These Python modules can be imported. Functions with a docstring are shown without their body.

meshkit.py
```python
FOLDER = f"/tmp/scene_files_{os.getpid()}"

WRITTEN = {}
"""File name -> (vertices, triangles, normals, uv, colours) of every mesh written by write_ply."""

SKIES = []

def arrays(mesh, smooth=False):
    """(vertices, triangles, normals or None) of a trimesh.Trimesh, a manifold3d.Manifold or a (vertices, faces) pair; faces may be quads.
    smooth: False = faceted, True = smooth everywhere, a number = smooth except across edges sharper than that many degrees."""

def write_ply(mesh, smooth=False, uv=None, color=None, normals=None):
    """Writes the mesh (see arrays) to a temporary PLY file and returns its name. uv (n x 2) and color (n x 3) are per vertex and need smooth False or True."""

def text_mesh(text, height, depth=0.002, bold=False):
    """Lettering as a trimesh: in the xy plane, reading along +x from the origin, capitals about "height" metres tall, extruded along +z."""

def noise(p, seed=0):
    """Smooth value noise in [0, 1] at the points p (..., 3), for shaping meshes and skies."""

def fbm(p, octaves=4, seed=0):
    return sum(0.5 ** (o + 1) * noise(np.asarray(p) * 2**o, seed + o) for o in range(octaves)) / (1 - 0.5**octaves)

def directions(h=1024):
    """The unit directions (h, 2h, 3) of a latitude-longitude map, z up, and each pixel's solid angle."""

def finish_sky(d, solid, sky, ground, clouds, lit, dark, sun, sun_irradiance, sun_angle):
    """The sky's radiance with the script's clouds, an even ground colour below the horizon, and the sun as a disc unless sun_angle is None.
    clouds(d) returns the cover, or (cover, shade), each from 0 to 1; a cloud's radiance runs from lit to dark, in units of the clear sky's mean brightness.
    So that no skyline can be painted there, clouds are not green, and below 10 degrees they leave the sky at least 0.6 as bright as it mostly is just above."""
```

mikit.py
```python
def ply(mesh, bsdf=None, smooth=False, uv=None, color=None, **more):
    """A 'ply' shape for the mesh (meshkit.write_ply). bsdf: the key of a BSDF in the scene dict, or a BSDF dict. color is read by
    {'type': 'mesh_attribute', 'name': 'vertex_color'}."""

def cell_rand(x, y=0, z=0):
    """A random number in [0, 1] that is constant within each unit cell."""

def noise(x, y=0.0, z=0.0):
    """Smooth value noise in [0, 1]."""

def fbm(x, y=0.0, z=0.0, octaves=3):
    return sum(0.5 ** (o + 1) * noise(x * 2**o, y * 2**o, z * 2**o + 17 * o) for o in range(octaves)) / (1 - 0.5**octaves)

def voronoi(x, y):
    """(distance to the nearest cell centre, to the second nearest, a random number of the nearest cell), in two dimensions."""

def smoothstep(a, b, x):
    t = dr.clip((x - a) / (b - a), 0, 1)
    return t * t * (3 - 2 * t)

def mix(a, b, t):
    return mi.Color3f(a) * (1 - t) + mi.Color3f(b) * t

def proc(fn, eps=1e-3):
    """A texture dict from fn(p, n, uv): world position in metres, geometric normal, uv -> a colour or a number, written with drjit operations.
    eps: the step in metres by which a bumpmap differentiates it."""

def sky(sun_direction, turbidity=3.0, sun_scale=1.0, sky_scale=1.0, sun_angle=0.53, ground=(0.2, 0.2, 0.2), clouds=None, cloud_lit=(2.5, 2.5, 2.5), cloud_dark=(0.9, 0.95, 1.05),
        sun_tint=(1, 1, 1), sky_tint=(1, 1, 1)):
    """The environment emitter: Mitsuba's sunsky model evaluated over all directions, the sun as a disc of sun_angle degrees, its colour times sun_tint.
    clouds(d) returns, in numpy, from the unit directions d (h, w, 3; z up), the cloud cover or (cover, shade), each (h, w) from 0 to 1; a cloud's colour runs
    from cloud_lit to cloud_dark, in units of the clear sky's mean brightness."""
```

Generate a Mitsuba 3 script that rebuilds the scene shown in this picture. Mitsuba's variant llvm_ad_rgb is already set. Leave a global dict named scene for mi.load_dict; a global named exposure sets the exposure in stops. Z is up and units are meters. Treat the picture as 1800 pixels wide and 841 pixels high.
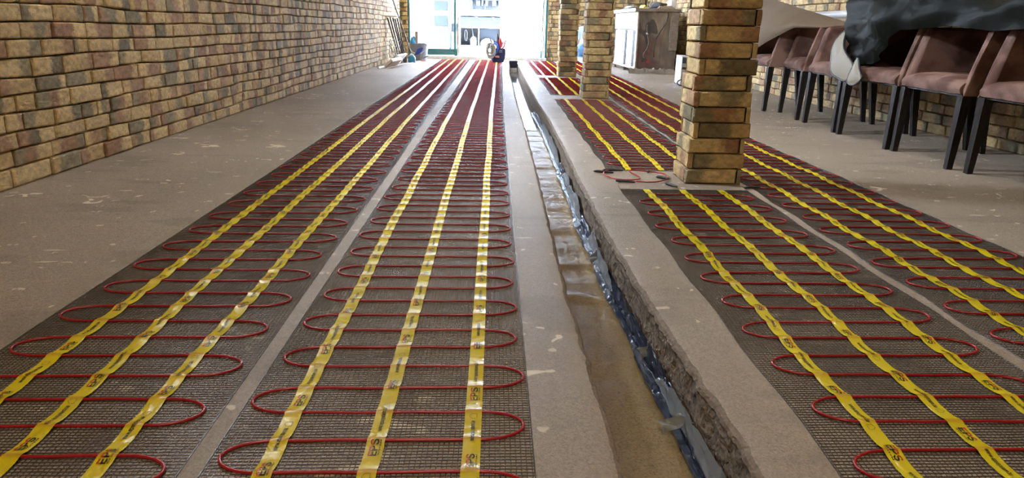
import math, random
import numpy as np, trimesh, mitsuba as mi, drjit as dr
import manifold3d as m3d
import mikit, meshkit
from mikit import proc, noise, fbm, voronoi, cell_rand, smoothstep, mix, ply

T = mi.ScalarTransform4f
scene = {'type': 'scene'}
labels = {}
rng = random.Random(7)
nrg = np.random.default_rng(11)

# ------------------------------------------------------------------ camera
FOC, PITCH, ROLL, YAW, CAMH = 1235.0, 0.2955, math.radians(1.3), math.radians(2.7), 0.65
cf = np.array([math.sin(YAW) * math.cos(PITCH), math.cos(YAW) * math.cos(PITCH), -math.sin(PITCH)])
cr = np.array([math.cos(YAW), -math.sin(YAW), 0.0])
cu = np.cross(cr, cf)
cu = -math.sin(ROLL) * cr + math.cos(ROLL) * cu
eye = np.array([0, 0, CAMH])
scene['camera'] = {'type': 'perspective', 'fov_axis': 'x', 'fov': 2 * math.degrees(math.atan(900 / FOC)), 'near_clip': 0.02, 'far_clip': 500.0,
                   'to_world': T().look_at(origin=eye.tolist(), target=(eye + cf).tolist(), up=cu.tolist())}

# ------------------------------------------------------------------ sky and exposure
exposure = 2.95
SKY = 25.0
def clouds(d):
    n = meshkit.fbm(d * np.array([3, 3, 5.0]), 4, 3)
    return 0.55 + 0.3 * n, 0.25 * n
scene['sky'] = mikit.sky([0.25, -0.4, 0.9], turbidity=4.0, sun_scale=0.0, sky_scale=SKY, clouds=clouds, cloud_lit=(1.75, 1.92, 2.2), cloud_dark=(1.2, 1.35, 1.6), ground=(0.5, 0.5, 0.5), sky_tint=(0.93, 1.0, 1.10))
LAMP_POWER = 5.2      # radiance of the ceiling lamps
LAMP_RGB = (1.0, 0.76, 0.47)
COOL_RGB = (0.84, 0.95, 1.08)
LAMPS = [(-0.1, -1.4, 5.6, LAMP_RGB), (1.5, 3.8, 2.0, (1.0, 0.94, 0.87))]
FLOOD = 64.0          # radiance of the floodlight on the left wall

# ------------------------------------------------------------------ helpers
def srgb(*c):
    c = np.array(c, float) / 255
    return tuple(np.where(c < 0.04045, c / 12.92, ((c + 0.055) / 1.055) ** 2.4).tolist())

def numbered(name, parent=None):
    key = (parent + '__' + name) if parent else name
    if key not in USED:
        USED.add(key); return key
    k = 1
    while f'{key}_{k:03d}' in USED: k += 1
    USED.add(f'{key}_{k:03d}')
    return f'{key}_{k:03d}'
USED = set()

def obj(name, mesh, bsdf, parent=None, smooth=False, **more):
    key = numbered(name, parent)
    scene[key] = ply(mesh, bsdf, smooth=smooth, **more)
    return key

def thing(name, label, cat, group=None):
    key = numbered(name)
    labels[key] = {'label': label, 'category': cat}
    if group: labels[key]['group'] = group
    return key

def tag(key, label=None, cat=None, group=None, kind=None):
    d = labels.setdefault(key, {})
    if label: d['label'] = label
    if cat: d['category'] = cat
    if group: d['group'] = group
    if kind: d['kind'] = kind
    return key

def tr(m, loc=(0, 0, 0), rz=0.0, ry=0.0, rx=0.0):
    m = m.copy()
    M = trimesh.transformations.euler_matrix(rx, ry, rz, 'sxyz'); M[:3, 3] = loc
    m.apply_transform(M); return m

def box(x0, x1, y0, y1, z0, z1, c=0.0):
    if c <= 0:
        m = trimesh.creation.box((x1 - x0, y1 - y0, z1 - z0)); m.apply_translation(((x0 + x1) / 2, (y0 + y1) / 2, (z0 + z1) / 2)); return m
    p = []
    for a in (0, 1):
        for b in (0, 1):
            for g in (0, 1):
                X, Y, Z = (x1 if a else x0), (y1 if b else y0), (z1 if g else z0)
                sx, sy, sz = (-c if a else c), (-c if b else c), (-c if g else c)
                p += [(X, Y + sy, Z + sz), (X + sx, Y, Z + sz), (X + sx, Y + sy, Z)]
    return trimesh.convex.convex_hull(np.array(p))

def cat(*ms):
    l = []
    for m in ms: l += m if isinstance(m, list) else [m]
    return trimesh.util.concatenate(l)

def tube(pts, r, sides=8, closed=False, caps=True):
    """A round tube through pts; r a number or one per point."""
    P = np.asarray(pts, float); n = len(P)
    r = np.broadcast_to(np.asarray(r, float), (n,))
    t = np.gradient(P, axis=0)
    if closed: t = np.roll(P, -1, 0) - np.roll(P, 1, 0)
    t /= np.maximum(np.linalg.norm(t, axis=1, keepdims=True), 1e-12)
    ref = np.array([0, 0, 1.0]) if abs(t[:, 2]).mean() < 0.8 else np.array([1.0, 0, 0])
    a = np.cross(t, ref); a /= np.maximum(np.linalg.norm(a, axis=1, keepdims=True), 1e-9)
    b = np.cross(a, t)
    th = np.arange(sides) / sides * 2 * np.pi
    V = P[:, None] + r[:, None, None] * (np.cos(th)[None, :, None] * a[:, None] + np.sin(th)[None, :, None] * b[:, None])
    i = np.arange(n if closed else n - 1)[:, None]; j = np.arange(sides)[None]
    q = np.stack([i * sides + j, i * sides + (j + 1) % sides, ((i + 1) % n) * sides + (j + 1) % sides, ((i + 1) % n) * sides + j], -1).reshape(-1, 4)
    F = np.vstack([q[:, [0, 2, 1]], q[:, [0, 3, 2]]])
    V = V.reshape(-1, 3)
    if caps and not closed:
        k = len(V); V = np.vstack([V, P[:1], P[-1:]])
        jj = np.arange(sides); e = (n - 1) * sides
        F = np.vstack([F, np.stack([np.full(sides, k), jj, (jj + 1) % sides], 1), np.stack([np.full(sides, k + 1), e + (jj + 1) % sides, e + jj], 1)])
    m = trimesh.Trimesh(V, F, process=False)
    if not closed and m.volume < 0: m.invert()
    return m

def spline(pts, n=60, closed=False):
    from scipy.interpolate import CubicSpline
    P = np.asarray(pts, float)
    if closed: P = np.vstack([P, P[:1]])
    d = np.r_[0, np.cumsum(np.linalg.norm(np.diff(P, axis=0), axis=1))]
    return CubicSpline(d, P, bc_type='periodic' if closed else 'not-a-knot' if len(P) > 3 else 'natural')(np.linspace(0, d[-1], n))

def grid_mesh(V, flip=False):
    """V (n, m, 3) -> a sheet."""
    n, m = V.shape[:2]
    i, j = np.meshgrid(np.arange(n - 1), np.arange(m - 1), indexing='ij')
    q = np.stack([i * m + j, i * m + j + 1, (i + 1) * m + j + 1, (i + 1) * m + j], -1).reshape(-1, 4)
    F = np.vstack([q[:, [0, 1, 2]], q[:, [0, 2, 3]]])
    if flip: F = F[:, ::-1]
    return trimesh.Trimesh(V.reshape(-1, 3), F, process=False)

def thick_sheet(V, th):
    """A sheet V (n, m, 3) given a thickness th, with closed rims."""
    n, m = V.shape[:2]
    g = grid_mesh(V); nn = meshkit.arrays(g, True)[2].reshape(n, m, 3)
    lo = V - nn * th
    a = grid_mesh(V); b = grid_mesh(lo, True)
    rim = lambda A, B, fl: grid_mesh(np.stack([A, B], 0), fl)
    return cat(a, b, rim(V[0], lo[0], False), rim(V[-1], lo[-1], True), rim(V[:, 0], lo[:, 0], True), rim(V[:, -1], lo[:, -1], False))

def lathe(profile, seg=24):
    return trimesh.creation.revolve(np.asarray(profile, float), sections=seg)

def hull_pts(p): return trimesh.convex.convex_hull(np.asarray(p, float))

def blob(spheres, bones, refine=0.02, smooth=8):
    """One continuous body: spheres {name: (p, r)}, bones [(a, b)], hulled in pairs."""
    out = None
    for a, b in bones:
        (pa, ra), (pb, rb) = spheres[a], spheres[b]
        sa = m3d.Manifold.sphere(ra, 16).translate(tuple(map(float, pa))); sb = m3d.Manifold.sphere(rb, 16).translate(tuple(map(float, pb)))
        h = m3d.Manifold.batch_hull([sa, sb])
        out = h if out is None else out + h
    out = out.refine_to_length(refine)
    me = out.to_mesh(); t = trimesh.Trimesh(me.vert_properties[:, :3], me.tri_verts, process=True)
    trimesh.smoothing.filter_taubin(t, iterations=smooth)
    return t

def interp(y, ys, xs): return np.interp(y, ys, xs)

# ------------------------------------------------------------------ materials
def principled(c, rough=0.5, **k):
    return {'type': 'twosided', 'bsdf': {'type': 'principled', 'base_color': c if isinstance(c, dict) else {'type': 'rgb', 'value': list(c)}, 'roughness': rough, **k}}
def bumped(tex, scale, inner):
    return {'type': 'twosided', 'bsdf': {'type': 'bumpmap', 'arbitrary': tex, 'scale': scale, 'bsdf': inner['bsdf']}}

def brick_crease(p):
    q = fbm(p.x * 34 + p.z * 11, p.y * 34 - p.z * 9, p.z * 46 + p.y * 7, 3)
    return (1 - smoothstep(0.0, 0.022, dr.abs(q - 0.5))) * smoothstep(0.42, 0.6, noise(p.x * 17 + 4, p.y * 17, p.z * 23))
def brick_colour(p, n, uv):
    i = dr.floor(uv.x); t = uv.x - i
    r = [cell_rand(i, k) for k in range(8)]
    w = 0.22 * (fbm(p.x * 28, p.y * 28, p.z * 28, 3) - 0.5) + 0.07 * (noise(p.x * 160, p.y * 160, p.z * 160) - 0.5)
    b1, b2 = 0.22 + 0.22 * r[0], 0.56 + 0.24 * r[1]
    buff = mix((0.43, 0.295, 0.13), (0.56, 0.42, 0.205), r[2])
    red = mix((0.27, 0.145, 0.075), (0.38, 0.235, 0.125), r[3])
    grey = mix((0.155, 0.125, 0.068), (0.265, 0.22, 0.13), r[4])
    def pick(q):
        return dr.select(q < 0.46, buff, dr.select(q < 0.74, red, grey))
    c = pick(r[5]) * 1.0
    c = mix(c, pick(r[6]), smoothstep(-0.09, 0.09, t + w - b1))
    c = mix(c, dr.select(r[5] < 0.46, pick(r[7]), buff), smoothstep(-0.08, 0.08, t + w - b2))
    f = fbm(p.x * 60, p.y * 60, p.z * 60, 3)
    g = noise(p.x * 260, p.y * 260, p.z * 260)
    c = c * (0.50 + 0.92 * f) * (0.86 + 0.28 * g)
    return c * (1 - 0.26 * brick_crease(p))
def brick_bump(p, n, uv):
    return 0.55 * fbm(p.x * 42 + p.z * 9, p.y * 42 - p.z * 7, p.z * 42 + p.x * 5, 3) + 0.5 * noise(p.x * 150 + p.z * 40, p.y * 150 - p.x * 30, p.z * 150) - 0.3 * brick_crease(p)
scene['mat_brick'] = bumped(proc(brick_bump, 1.5e-3), 0.011, principled(proc(brick_colour), 0.68, specular=0.45))
scene['mat_mortar'] = principled((0.075, 0.058, 0.04), 0.95)

def screed_colour(p, n, uv):
    g = noise(p.x * 640, p.y * 640, p.z * 640); g2 = noise(p.x * 260 + p.y * 120, p.y * 260 - p.x * 120, p.z * 260)
    big = fbm(p.x * 1.6, p.y * 1.1, 0.0, 4)
    c = mix((0.198, 0.157, 0.117), (0.295, 0.244, 0.191), big)
    c = c * (0.62 + 0.42 * g + 0.34 * g2)
    smear = smoothstep(0.60, 0.72, fbm(p.x * 3.0 + 7, p.y * 9.0, 0.0, 4))
    c = mix(c, c * 0.80, smear * 0.7)
    # paint and plaster flecks
    d1, d2, w = voronoi(p.x * 4.2 + 0.7 * noise(p.x * 30, p.y * 30), p.y * 6.5 + 0.6 * noise(p.x * 22 + 5, p.y * 22))
    fleck = dr.select(w > 0.76, 1 - smoothstep(0.05 + 0.3 * (w - 0.76), 0.07 + 0.4 * (w - 0.76), d1), 0.0)
    e1, e2, v = voronoi(p.x * 15 + 0.5 * noise(p.x * 70, p.y * 70), p.y * 13)
    tiny = dr.select(v > 0.84, 1 - smoothstep(0.08, 0.14, e1), 0.0)
    s1, s2, u = voronoi(p.x * 1.6 + p.y * 0.35 + 3, p.y * 9.0 + 0.3 * noise(p.x * 6, p.y * 6) - p.x * 1.1)
    streak = dr.select(u > 0.84, 1 - smoothstep(0.035, 0.06, s1), 0.0)
    return mix(c, (0.66, 0.59, 0.47), dr.clip(0.75 * fleck + 0.55 * tiny + 0.5 * streak, 0, 1))
def screed_bump(p, n, uv):
    return 0.5 * noise(p.x * 610, p.y * 610, p.z * 610) + 0.5 * noise(p.x * 290 + p.y * 90, p.y * 290 - p.x * 90, p.z * 290)
scene['mat_screed'] = bumped(proc(screed_bump, 6e-4), 0.0008, principled(proc(screed_colour), 0.55, specular=0.5))

def bed_colour(p, n, uv):
    a = fbm(p.x * 9, p.y * 4, 0.0, 4); b = noise(p.x * 300, p.y * 300)
    c = mix((0.15, 0.098, 0.038), (0.29, 0.205, 0.095), a)
    dark = smoothstep(0.70, 0.86, fbm(p.x * 210 + p.y * 50, p.y * 150 - p.x * 60, 0.0, 2)) + 0.6 * smoothstep(0.52, 0.72, fbm(p.x * 12 + 3, p.y * 16, 0.0, 4))
    return mix(c * (0.8 + 0.35 * b), (0.07, 0.055, 0.04), dr.clip(dark, 0, 1) * 0.5)
scene['mat_bed'] = bumped(proc(lambda p, n, uv: fbm(p.x * 60, p.y * 30, 0.0, 3), 1.5e-3), 0.0025, principled(proc(bed_colour), 0.45, specular=0.3, clearcoat=0.12, clearcoat_gloss=0.85))
scene['mat_net'] = principled((0.044, 0.036, 0.032), 0.38, specular=0.6)
scene['mat_cable'] = principled((0.30, 0.012, 0.016), 0.28, specular=0.5)
scene['mat_tape'] = bumped(proc(lambda p, n, uv: fbm(p.x * 110, p.y * 60, 0.0, 2), 1e-3), 0.0017, principled({'type': 'mesh_attribute', 'name': 'vertex_color'}, 0.27, specular=0.22, clearcoat=0.2, clearcoat_gloss=0.93))
scene['mat_ink_black'] = principled((0.014, 0.011, 0.005), 0.35, specular=0.25)
scene['mat_ink_red'] = principled((0.42, 0.035, 0.02), 0.3)
scene['mat_ink_faint'] = principled((0.30, 0.235, 0.02), 0.3)
scene['mat_black_rubber'] = principled((0.016, 0.016, 0.018), 0.45)
scene['mat_membrane'] = bumped(proc(lambda p, n, uv: fbm(p.x * 55, p.y * 30, p.z * 55, 3), 1e-3), 0.012, principled((0.010, 0.018, 0.04), 0.12, specular=0.6, clearcoat=0.5, clearcoat_gloss=0.95))
scene['mat_clear_film'] = bumped(proc(lambda p, n, uv: fbm(p.x * 45, p.y * 22, p.z * 45, 3), 1e-3), 0.006, principled((0.17, 0.19, 0.21), 0.22, specular=0.5, clearcoat=0.5, clearcoat_gloss=0.9))
def velvet_colour(p, n, uv):
    a = fbm(p.x * 9, p.y * 9, p.z * 9, 3); b = noise(p.x * 240, p.y * 240, p.z * 240)
    return mix((0.085, 0.042, 0.031), (0.215, 0.128, 0.102), smoothstep(0.3, 0.72, a)) * (0.85 + 0.3 * b)
scene['mat_velvet'] = principled(proc(velvet_colour), 0.8, sheen=0.45, sheen_tint=0.5, specular=0.2)
def darkwood_colour(p, n, uv):
    return mix((0.007, 0.006, 0.006), (0.022, 0.018, 0.016), noise(p.x * 150, p.y * 150, p.z * 14))
scene['mat_dark_wood'] = principled(proc(darkwood_colour), 0.32, specular=0.3)
scene['mat_tarp'] = bumped(proc(lambda p, n, uv: fbm(p.x * 24, p.y * 14, p.z * 24, 4), 2e-3), 0.008, principled((0.007, 0.0085, 0.007), 0.5, specular=0.07))
scene['mat_cream_sheet'] = principled(proc(lambda p, n, uv: mix((0.145, 0.108, 0.076), (0.19, 0.145, 0.104), fbm(p.x * 7, p.y * 7, p.z * 7, 3))), 0.75, specular=0.03)
scene['mat_flap'] = principled((0.23, 0.20, 0.15), 0.5, specular=0.2)
scene['mat_white_paint'] = principled((0.72, 0.72, 0.70), 0.4)
scene['mat_white_plastic'] = principled((0.66, 0.68, 0.70), 0.3)
scene['mat_plaster'] = principled(proc(lambda p, n, uv: mix((0.52, 0.47, 0.40), (0.6, 0.55, 0.48), fbm(p.x * 2, p.y * 2, p.z * 2, 3))), 0.85)
scene['mat_green_frame'] = principled((0.035, 0.155, 0.155), 0.35)
scene['mat_grey_metal'] = principled((0.07, 0.07, 0.075), 0.45, metallic=0.3)
scene['mat_dark_metal'] = principled((0.06, 0.06, 0.065), 0.4, metallic=0.4)
scene['mat_glass'] = {'type': 'thindielectric', 'int_ior': 1.5}
def panel_colour(p, n, uv):
    a = fbm(p.x * 5, p.y * 5, p.z * 3, 4); st = noise(p.x * 40, p.y * 40, p.z * 3)
    c = mix((0.075, 0.058, 0.045), (0.20, 0.155, 0.115), smoothstep(0.25, 0.75, a)) * (0.75 + 0.45 * st)
    c = c * (0.85 + 0.75 * smoothstep(2.52, 2.66, p.x + 0.12 * p.z))
    red = smoothstep(0.52, 0.62, noise(p.x * 5 + 3, 2.0, p.z * 4 + 1)) * smoothstep(2.75, 2.5, p.x)
    blk = smoothstep(0.66, 0.74, fbm(p.x * 7 + p.z * 2, 1.0, p.z * 3 + 4, 3))
    return mix(mix(c, (0.13, 0.05, 0.045), 0.6 * red), (0.02, 0.02, 0.022), 0.75 * blk)
scene['mat_old_panel'] = principled(proc(panel_colour), 0.6)
scene['mat_old_wood'] = principled(proc(lambda p, n, uv: mix((0.14, 0.11, 0.085), (0.28, 0.23, 0.18), fbm(p.x * 30, p.y * 4, p.z * 60, 3))), 0.6)
scene['mat_felt'] = principled((0.25, 0.21, 0.165), 0.95)
for k, c, r in (('blue_plastic', (0.03, 0.23, 0.42), 0.35), ('blue_cloth', (0.02, 0.055, 0.32), 0.6), ('navy_cloth', (0.020, 0.024, 0.075), 0.7), ('rope', (0.24, 0.225, 0.19), 0.7),
                ('red_plastic', (0.36, 0.03, 0.035), 0.4), ('tub_grey', (0.20, 0.22, 0.25), 0.5), ('tub_black', (0.014, 0.016, 0.03), 0.4), ('yellow_cloth', (0.50, 0.42, 0.05), 0.6),
                ('grey_cloth', (0.06, 0.058, 0.06), 0.8), ('light_cloth', (0.30, 0.33, 0.38), 0.7), ('paper', (0.72, 0.72, 0.70), 0.7), ('skin', (0.47, 0.25, 0.19), 0.5), ('hair', (0.022, 0.017, 0.018), 0.6),
                ('shirt', (0.36, 0.45, 0.58), 0.8), ('jeans', (0.12, 0.24, 0.42), 0.8), ('shoe', (0.62, 0.62, 0.62), 0.6), ('pale_blue', (0.05, 0.066, 0.088), 0.4), ('timber', (0.36, 0.27, 0.19), 0.7),
                ('outdoor_white', (0.2, 0.205, 0.21), 0.6), ('outdoor_grey', (0.075, 0.09, 0.105), 0.5), ('chrome', (0.14, 0.16, 0.18), 0.3), ('soil_dark', (0.06, 0.07, 0.09), 0.5), ('label_pink', (0.6, 0.25, 0.25), 0.5)):
    scene['mat_' + k] = principled(c, r)
scene['mat_paving'] = principled(proc(lambda p, n, uv: mix((0.62, 0.60, 0.57), (0.72, 0.70, 0.67), fbm(p.x * 2, p.y * 2, 0.0, 3))), 0.8)

# ------------------------------------------------------------------ bricks
BRICK_NO = [0]
def brick_mesh(c, n_, L, thick, zb, zt, seed):
    """One brick slip. c: 3-D start corner (z ignored), unit vector L/|L| along its length, n_ outward; zb, zt: bottom and top heights at start and end."""
    r = random.Random(seed)
    L = np.asarray(L, float); l = np.linalg.norm(L); u = L / l; n_ = np.asarray(n_, float); c = np.asarray(c, float)
    xs = np.array([0, 0.0015, 0.010, 0.5 * l, l - 0.010, l - 0.0015, l]); h = (zt[0] - zb[0])
    ys = np.array([0, 0.025, 0.13, 0.87, 0.975, 1.0])
    nx, ny = len(xs), len(ys)
    V = np.zeros((ny, nx, 3)); UV = np.zeros((ny, nx, 2))
    i0 = BRICK_NO[0]; BRICK_NO[0] += 1
    dpt = thick + r.uniform(-0.004, 0.005)
    for j in range(ny):
        for i in range(nx):
            f = xs[i] / l
            z0 = zb[0] + (zb[1] - zb[0]) * f; z1 = zt[0] + (zt[1] - zt[0]) * f
            z = z0 + (z1 - z0) * ys[j]
            edge = (i in (0, nx - 1)) or (j in (0, ny - 1))
            ring = (i in (1, nx - 2)) or (j in (1, ny - 2))
            d = 0.0 if edge else dpt * (0.84 if ring else 1.0) + r.uniform(-0.0022, 0.0022)
            x = xs[i]
            if not edge and ring:
                z += r.uniform(-0.0022, 0.0022); x += r.uniform(-0.002, 0.002)
            if edge and j in (0, ny - 1): z += r.uniform(-0.001, 0.001)
            V[j, i] = c + u * x + n_ * d + np.array([0, 0, z - c[2]])
            UV[j, i] = (i0 + 0.03 + 0.94 * f, ys[j])
    # push the outer ring's second row towards the edge so that the sides stand upright
    for j in range(ny):
        for i in range(nx):
            pass
    m = grid_mesh(V)
    fn = m.face_normals.mean(0)
    if fn @ n_ < 0: m.faces = m.faces[:, ::-1]
    m.metadata = {}
    return m, UV.reshape(-1, 2)

def seen(p):
    d = np.asarray(p, float) - eye
    z = d @ cf
    if z <= 0.05: return None
    u, v = 900 + FOC * (d @ cr) / z, 420.5 - FOC * (d @ cu) / z
    return z if (-45 < u < 1845 and -25 < v < 870) else None

def place_bricks(holder, bricks, limit=300, visible=lambda c: True):
    """bricks: list of (mesh, uv, centre). The nearest ones in view become parts, the others one part of kind stuff."""
    zs = [(seen(b[2]) if visible(b[2]) else None) for b in bricks]
    order = sorted([i for i in range(len(bricks)) if zs[i] is not None], key=lambda i: zs[i])
    own = set(order[:limit])
    for i in order[:limit]:
        obj('brick', bricks[i][0], 'mat_brick', holder, smooth=True, uv=bricks[i][1])
    rest = [bricks[i] for i in range(len(bricks)) if i not in own]
    if rest:
        m = cat([b[0] for b in rest]); uv = np.vstack([b[1] for b in rest])
        k = obj('bricks', m, 'mat_brick', holder, smooth=True, uv=uv)
        tag(k, kind='stuff')

COURSE = 0.069
def wall_bricks(x_of, y0, y1, top, nsign, seed, hole=None, wave=0.013, course=COURSE, mean=0.222, spread=0.03, zmin=0.0):
    """Running brick slips on a wall along y, x_of(y) its backing face; nsign the x direction it faces."""
    r = random.Random(seed); out = []
    def zline(k, y):
        if k == 0: return 0.0
        return k * course + wave * 2 * (float(meshkit.noise(np.array([y * 2.6, k * 1.7, seed * 3.1]))) - 0.5) + wave * 1.6 * (float(meshkit.noise(np.array([y * 0.7, k * 0.33, seed * 5.1]))) - 0.5)
    for k in range(int(round(zmin / course)), int(top / course)):
        y = y0 - r.uniform(0, 0.2)
        while y < y1:
            l = mean + r.uniform(-spread, spread)
            if r.random() < 0.08: l *= 0.55
            a, b = y + 0.002, min(y + l - 0.002, y1)
            y += l
            if b - a < 0.04: continue
            if hole and any(q[0] < (a + b) / 2 < q[1] and q[2] < (k + 0.5) * course < q[3] for q in hole): continue
            dz = 0.0016
            zb = (zline(k, a) + dz, zline(k, b) + dz); zt = (zline(k + 1, a) - dz, zline(k + 1, b) - dz)
            c0 = np.array([x_of(a), a, 0.0]); c1 = np.array([x_of(b), b, 0.0])
            m, uv = brick_mesh(c0, (nsign, 0, 0), c1 - c0, 0.021, zb, zt, r.random())
            out.append((m, uv, np.array([(c0[0] + c1[0]) / 2, (a + b) / 2, (zb[0] + zt[0]) / 2])))
    return out

# ------------------------------------------------------------------ the room
Y0, Y1, ZC = -3.2, 14.0, 2.75
xl = lambda y: -1.835 + 0.0235 * (y - 2.6)          # backing face of the left wall
xr = lambda y: 3.115 + 0.003 * (y - 4.0)
WINS = [(8.6, 12.0, 1.3, 2.5)]     # window openings of the left wall: y0, y1, z0, z1

def poly_prism_y(xa, xb, y0, y1, z0, z1):
    """A wall piece between x = xa(y) and xb(y)."""
    p = [(f(y), y, z) for y in (y0, y1) for f in (xa, xb) for z in (z0, z1)]
    return hull_pts(p)
xlo = lambda y: xl(y) - 0.28
xro = lambda y: xr(y) + 0.25
wl = []
yc = Y0
for w in WINS:
    wl += [poly_prism_y(xlo, xl, yc, w[0], -0.3, ZC), poly_prism_y(xlo, xl, w[0], w[1], -0.3, w[2]), poly_prism_y(xlo, xl, w[0], w[1], w[3], ZC)]
    yc = w[1]
wl = cat(wl, poly_prism_y(xlo, xl, yc, Y1 + 0.2, -0.3, ZC))
tag(obj('wall_left', wl, 'mat_mortar'), 'long left wall of rough buff and brown bricks', kind='structure')
place_bricks('wall_left', wall_bricks(xl, 0.6, 13.93, ZC, 1, 3, hole=WINS))
tag(obj('wall_right', poly_prism_y(xr, xro, Y0, Y1 + 0.2, -0.3, ZC), 'mat_mortar'), 'right brick wall behind the row of chairs', kind='structure')
place_bricks('wall_right', wall_bricks(xr, 1.6, 13.95, ZC, -1, 5, wave=0.005), visible=lambda c: c[1] > 2.6)

# back wall, with the shop front's opening from BX0 to BX1
BX0, BX1, BZ = -1.405, 1.245, 2.45
wb = cat(box(-1.9, BX0, Y1, Y1 + 0.2, -0.3, ZC), box(BX1, 3.5, Y1, Y1 + 0.2, -0.3, ZC), box(BX0, BX1, Y1, Y1 + 0.2, BZ, ZC), box(BX0, BX1, Y1, Y1 + 0.2, -0.3, -0.02))
tag(obj('wall_back', wb, 'mat_mortar'), 'brick wall beside the shop front at the far end', kind='structure')
bb = []
r_ = random.Random(21)
for xa, xb in ((-1.56, BX0 - 0.005), (BX1 + 0.005, 3.1)):
    for k in range(int(ZC / 0.078)):
        x = xa - (0.0 if xb < 0 else r_.uniform(0, 0.2))
        while x < xb:
            l = 0.225 + r_.uniform(-0.012, 0.012)
            a, b = max(x, xa) + 0.004, min(x + l, xb) - 0.004
            x += l
            if b - a < 0.03: continue
            z0, z1 = k * 0.078 + 0.004, (k + 1) * 0.078 - 0.004
            m, uv = brick_mesh((a, Y1, 0), (0, -1, 0), (b - a, 0, 0), 0.014, (z0, z0), (z1, z1), r_.random())
            bb.append((m, uv, np.array([(a + b) / 2, Y1, (z0 + z1) / 2])))
place_bricks('wall_back', bb)
tag(obj('wall_front', box(-2.4, 3.6, Y0 - 0.2, Y0, -0.3, ZC), 'mat_plaster'), 'plain wall behind the viewer', kind='structure')
tag(obj('ceiling', box(-2.4, 3.7, Y0 - 0.2, Y1 + 0.9, ZC, ZC + 0.2), 'mat_plaster'), 'plain ceiling of the room', kind='structure')

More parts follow.
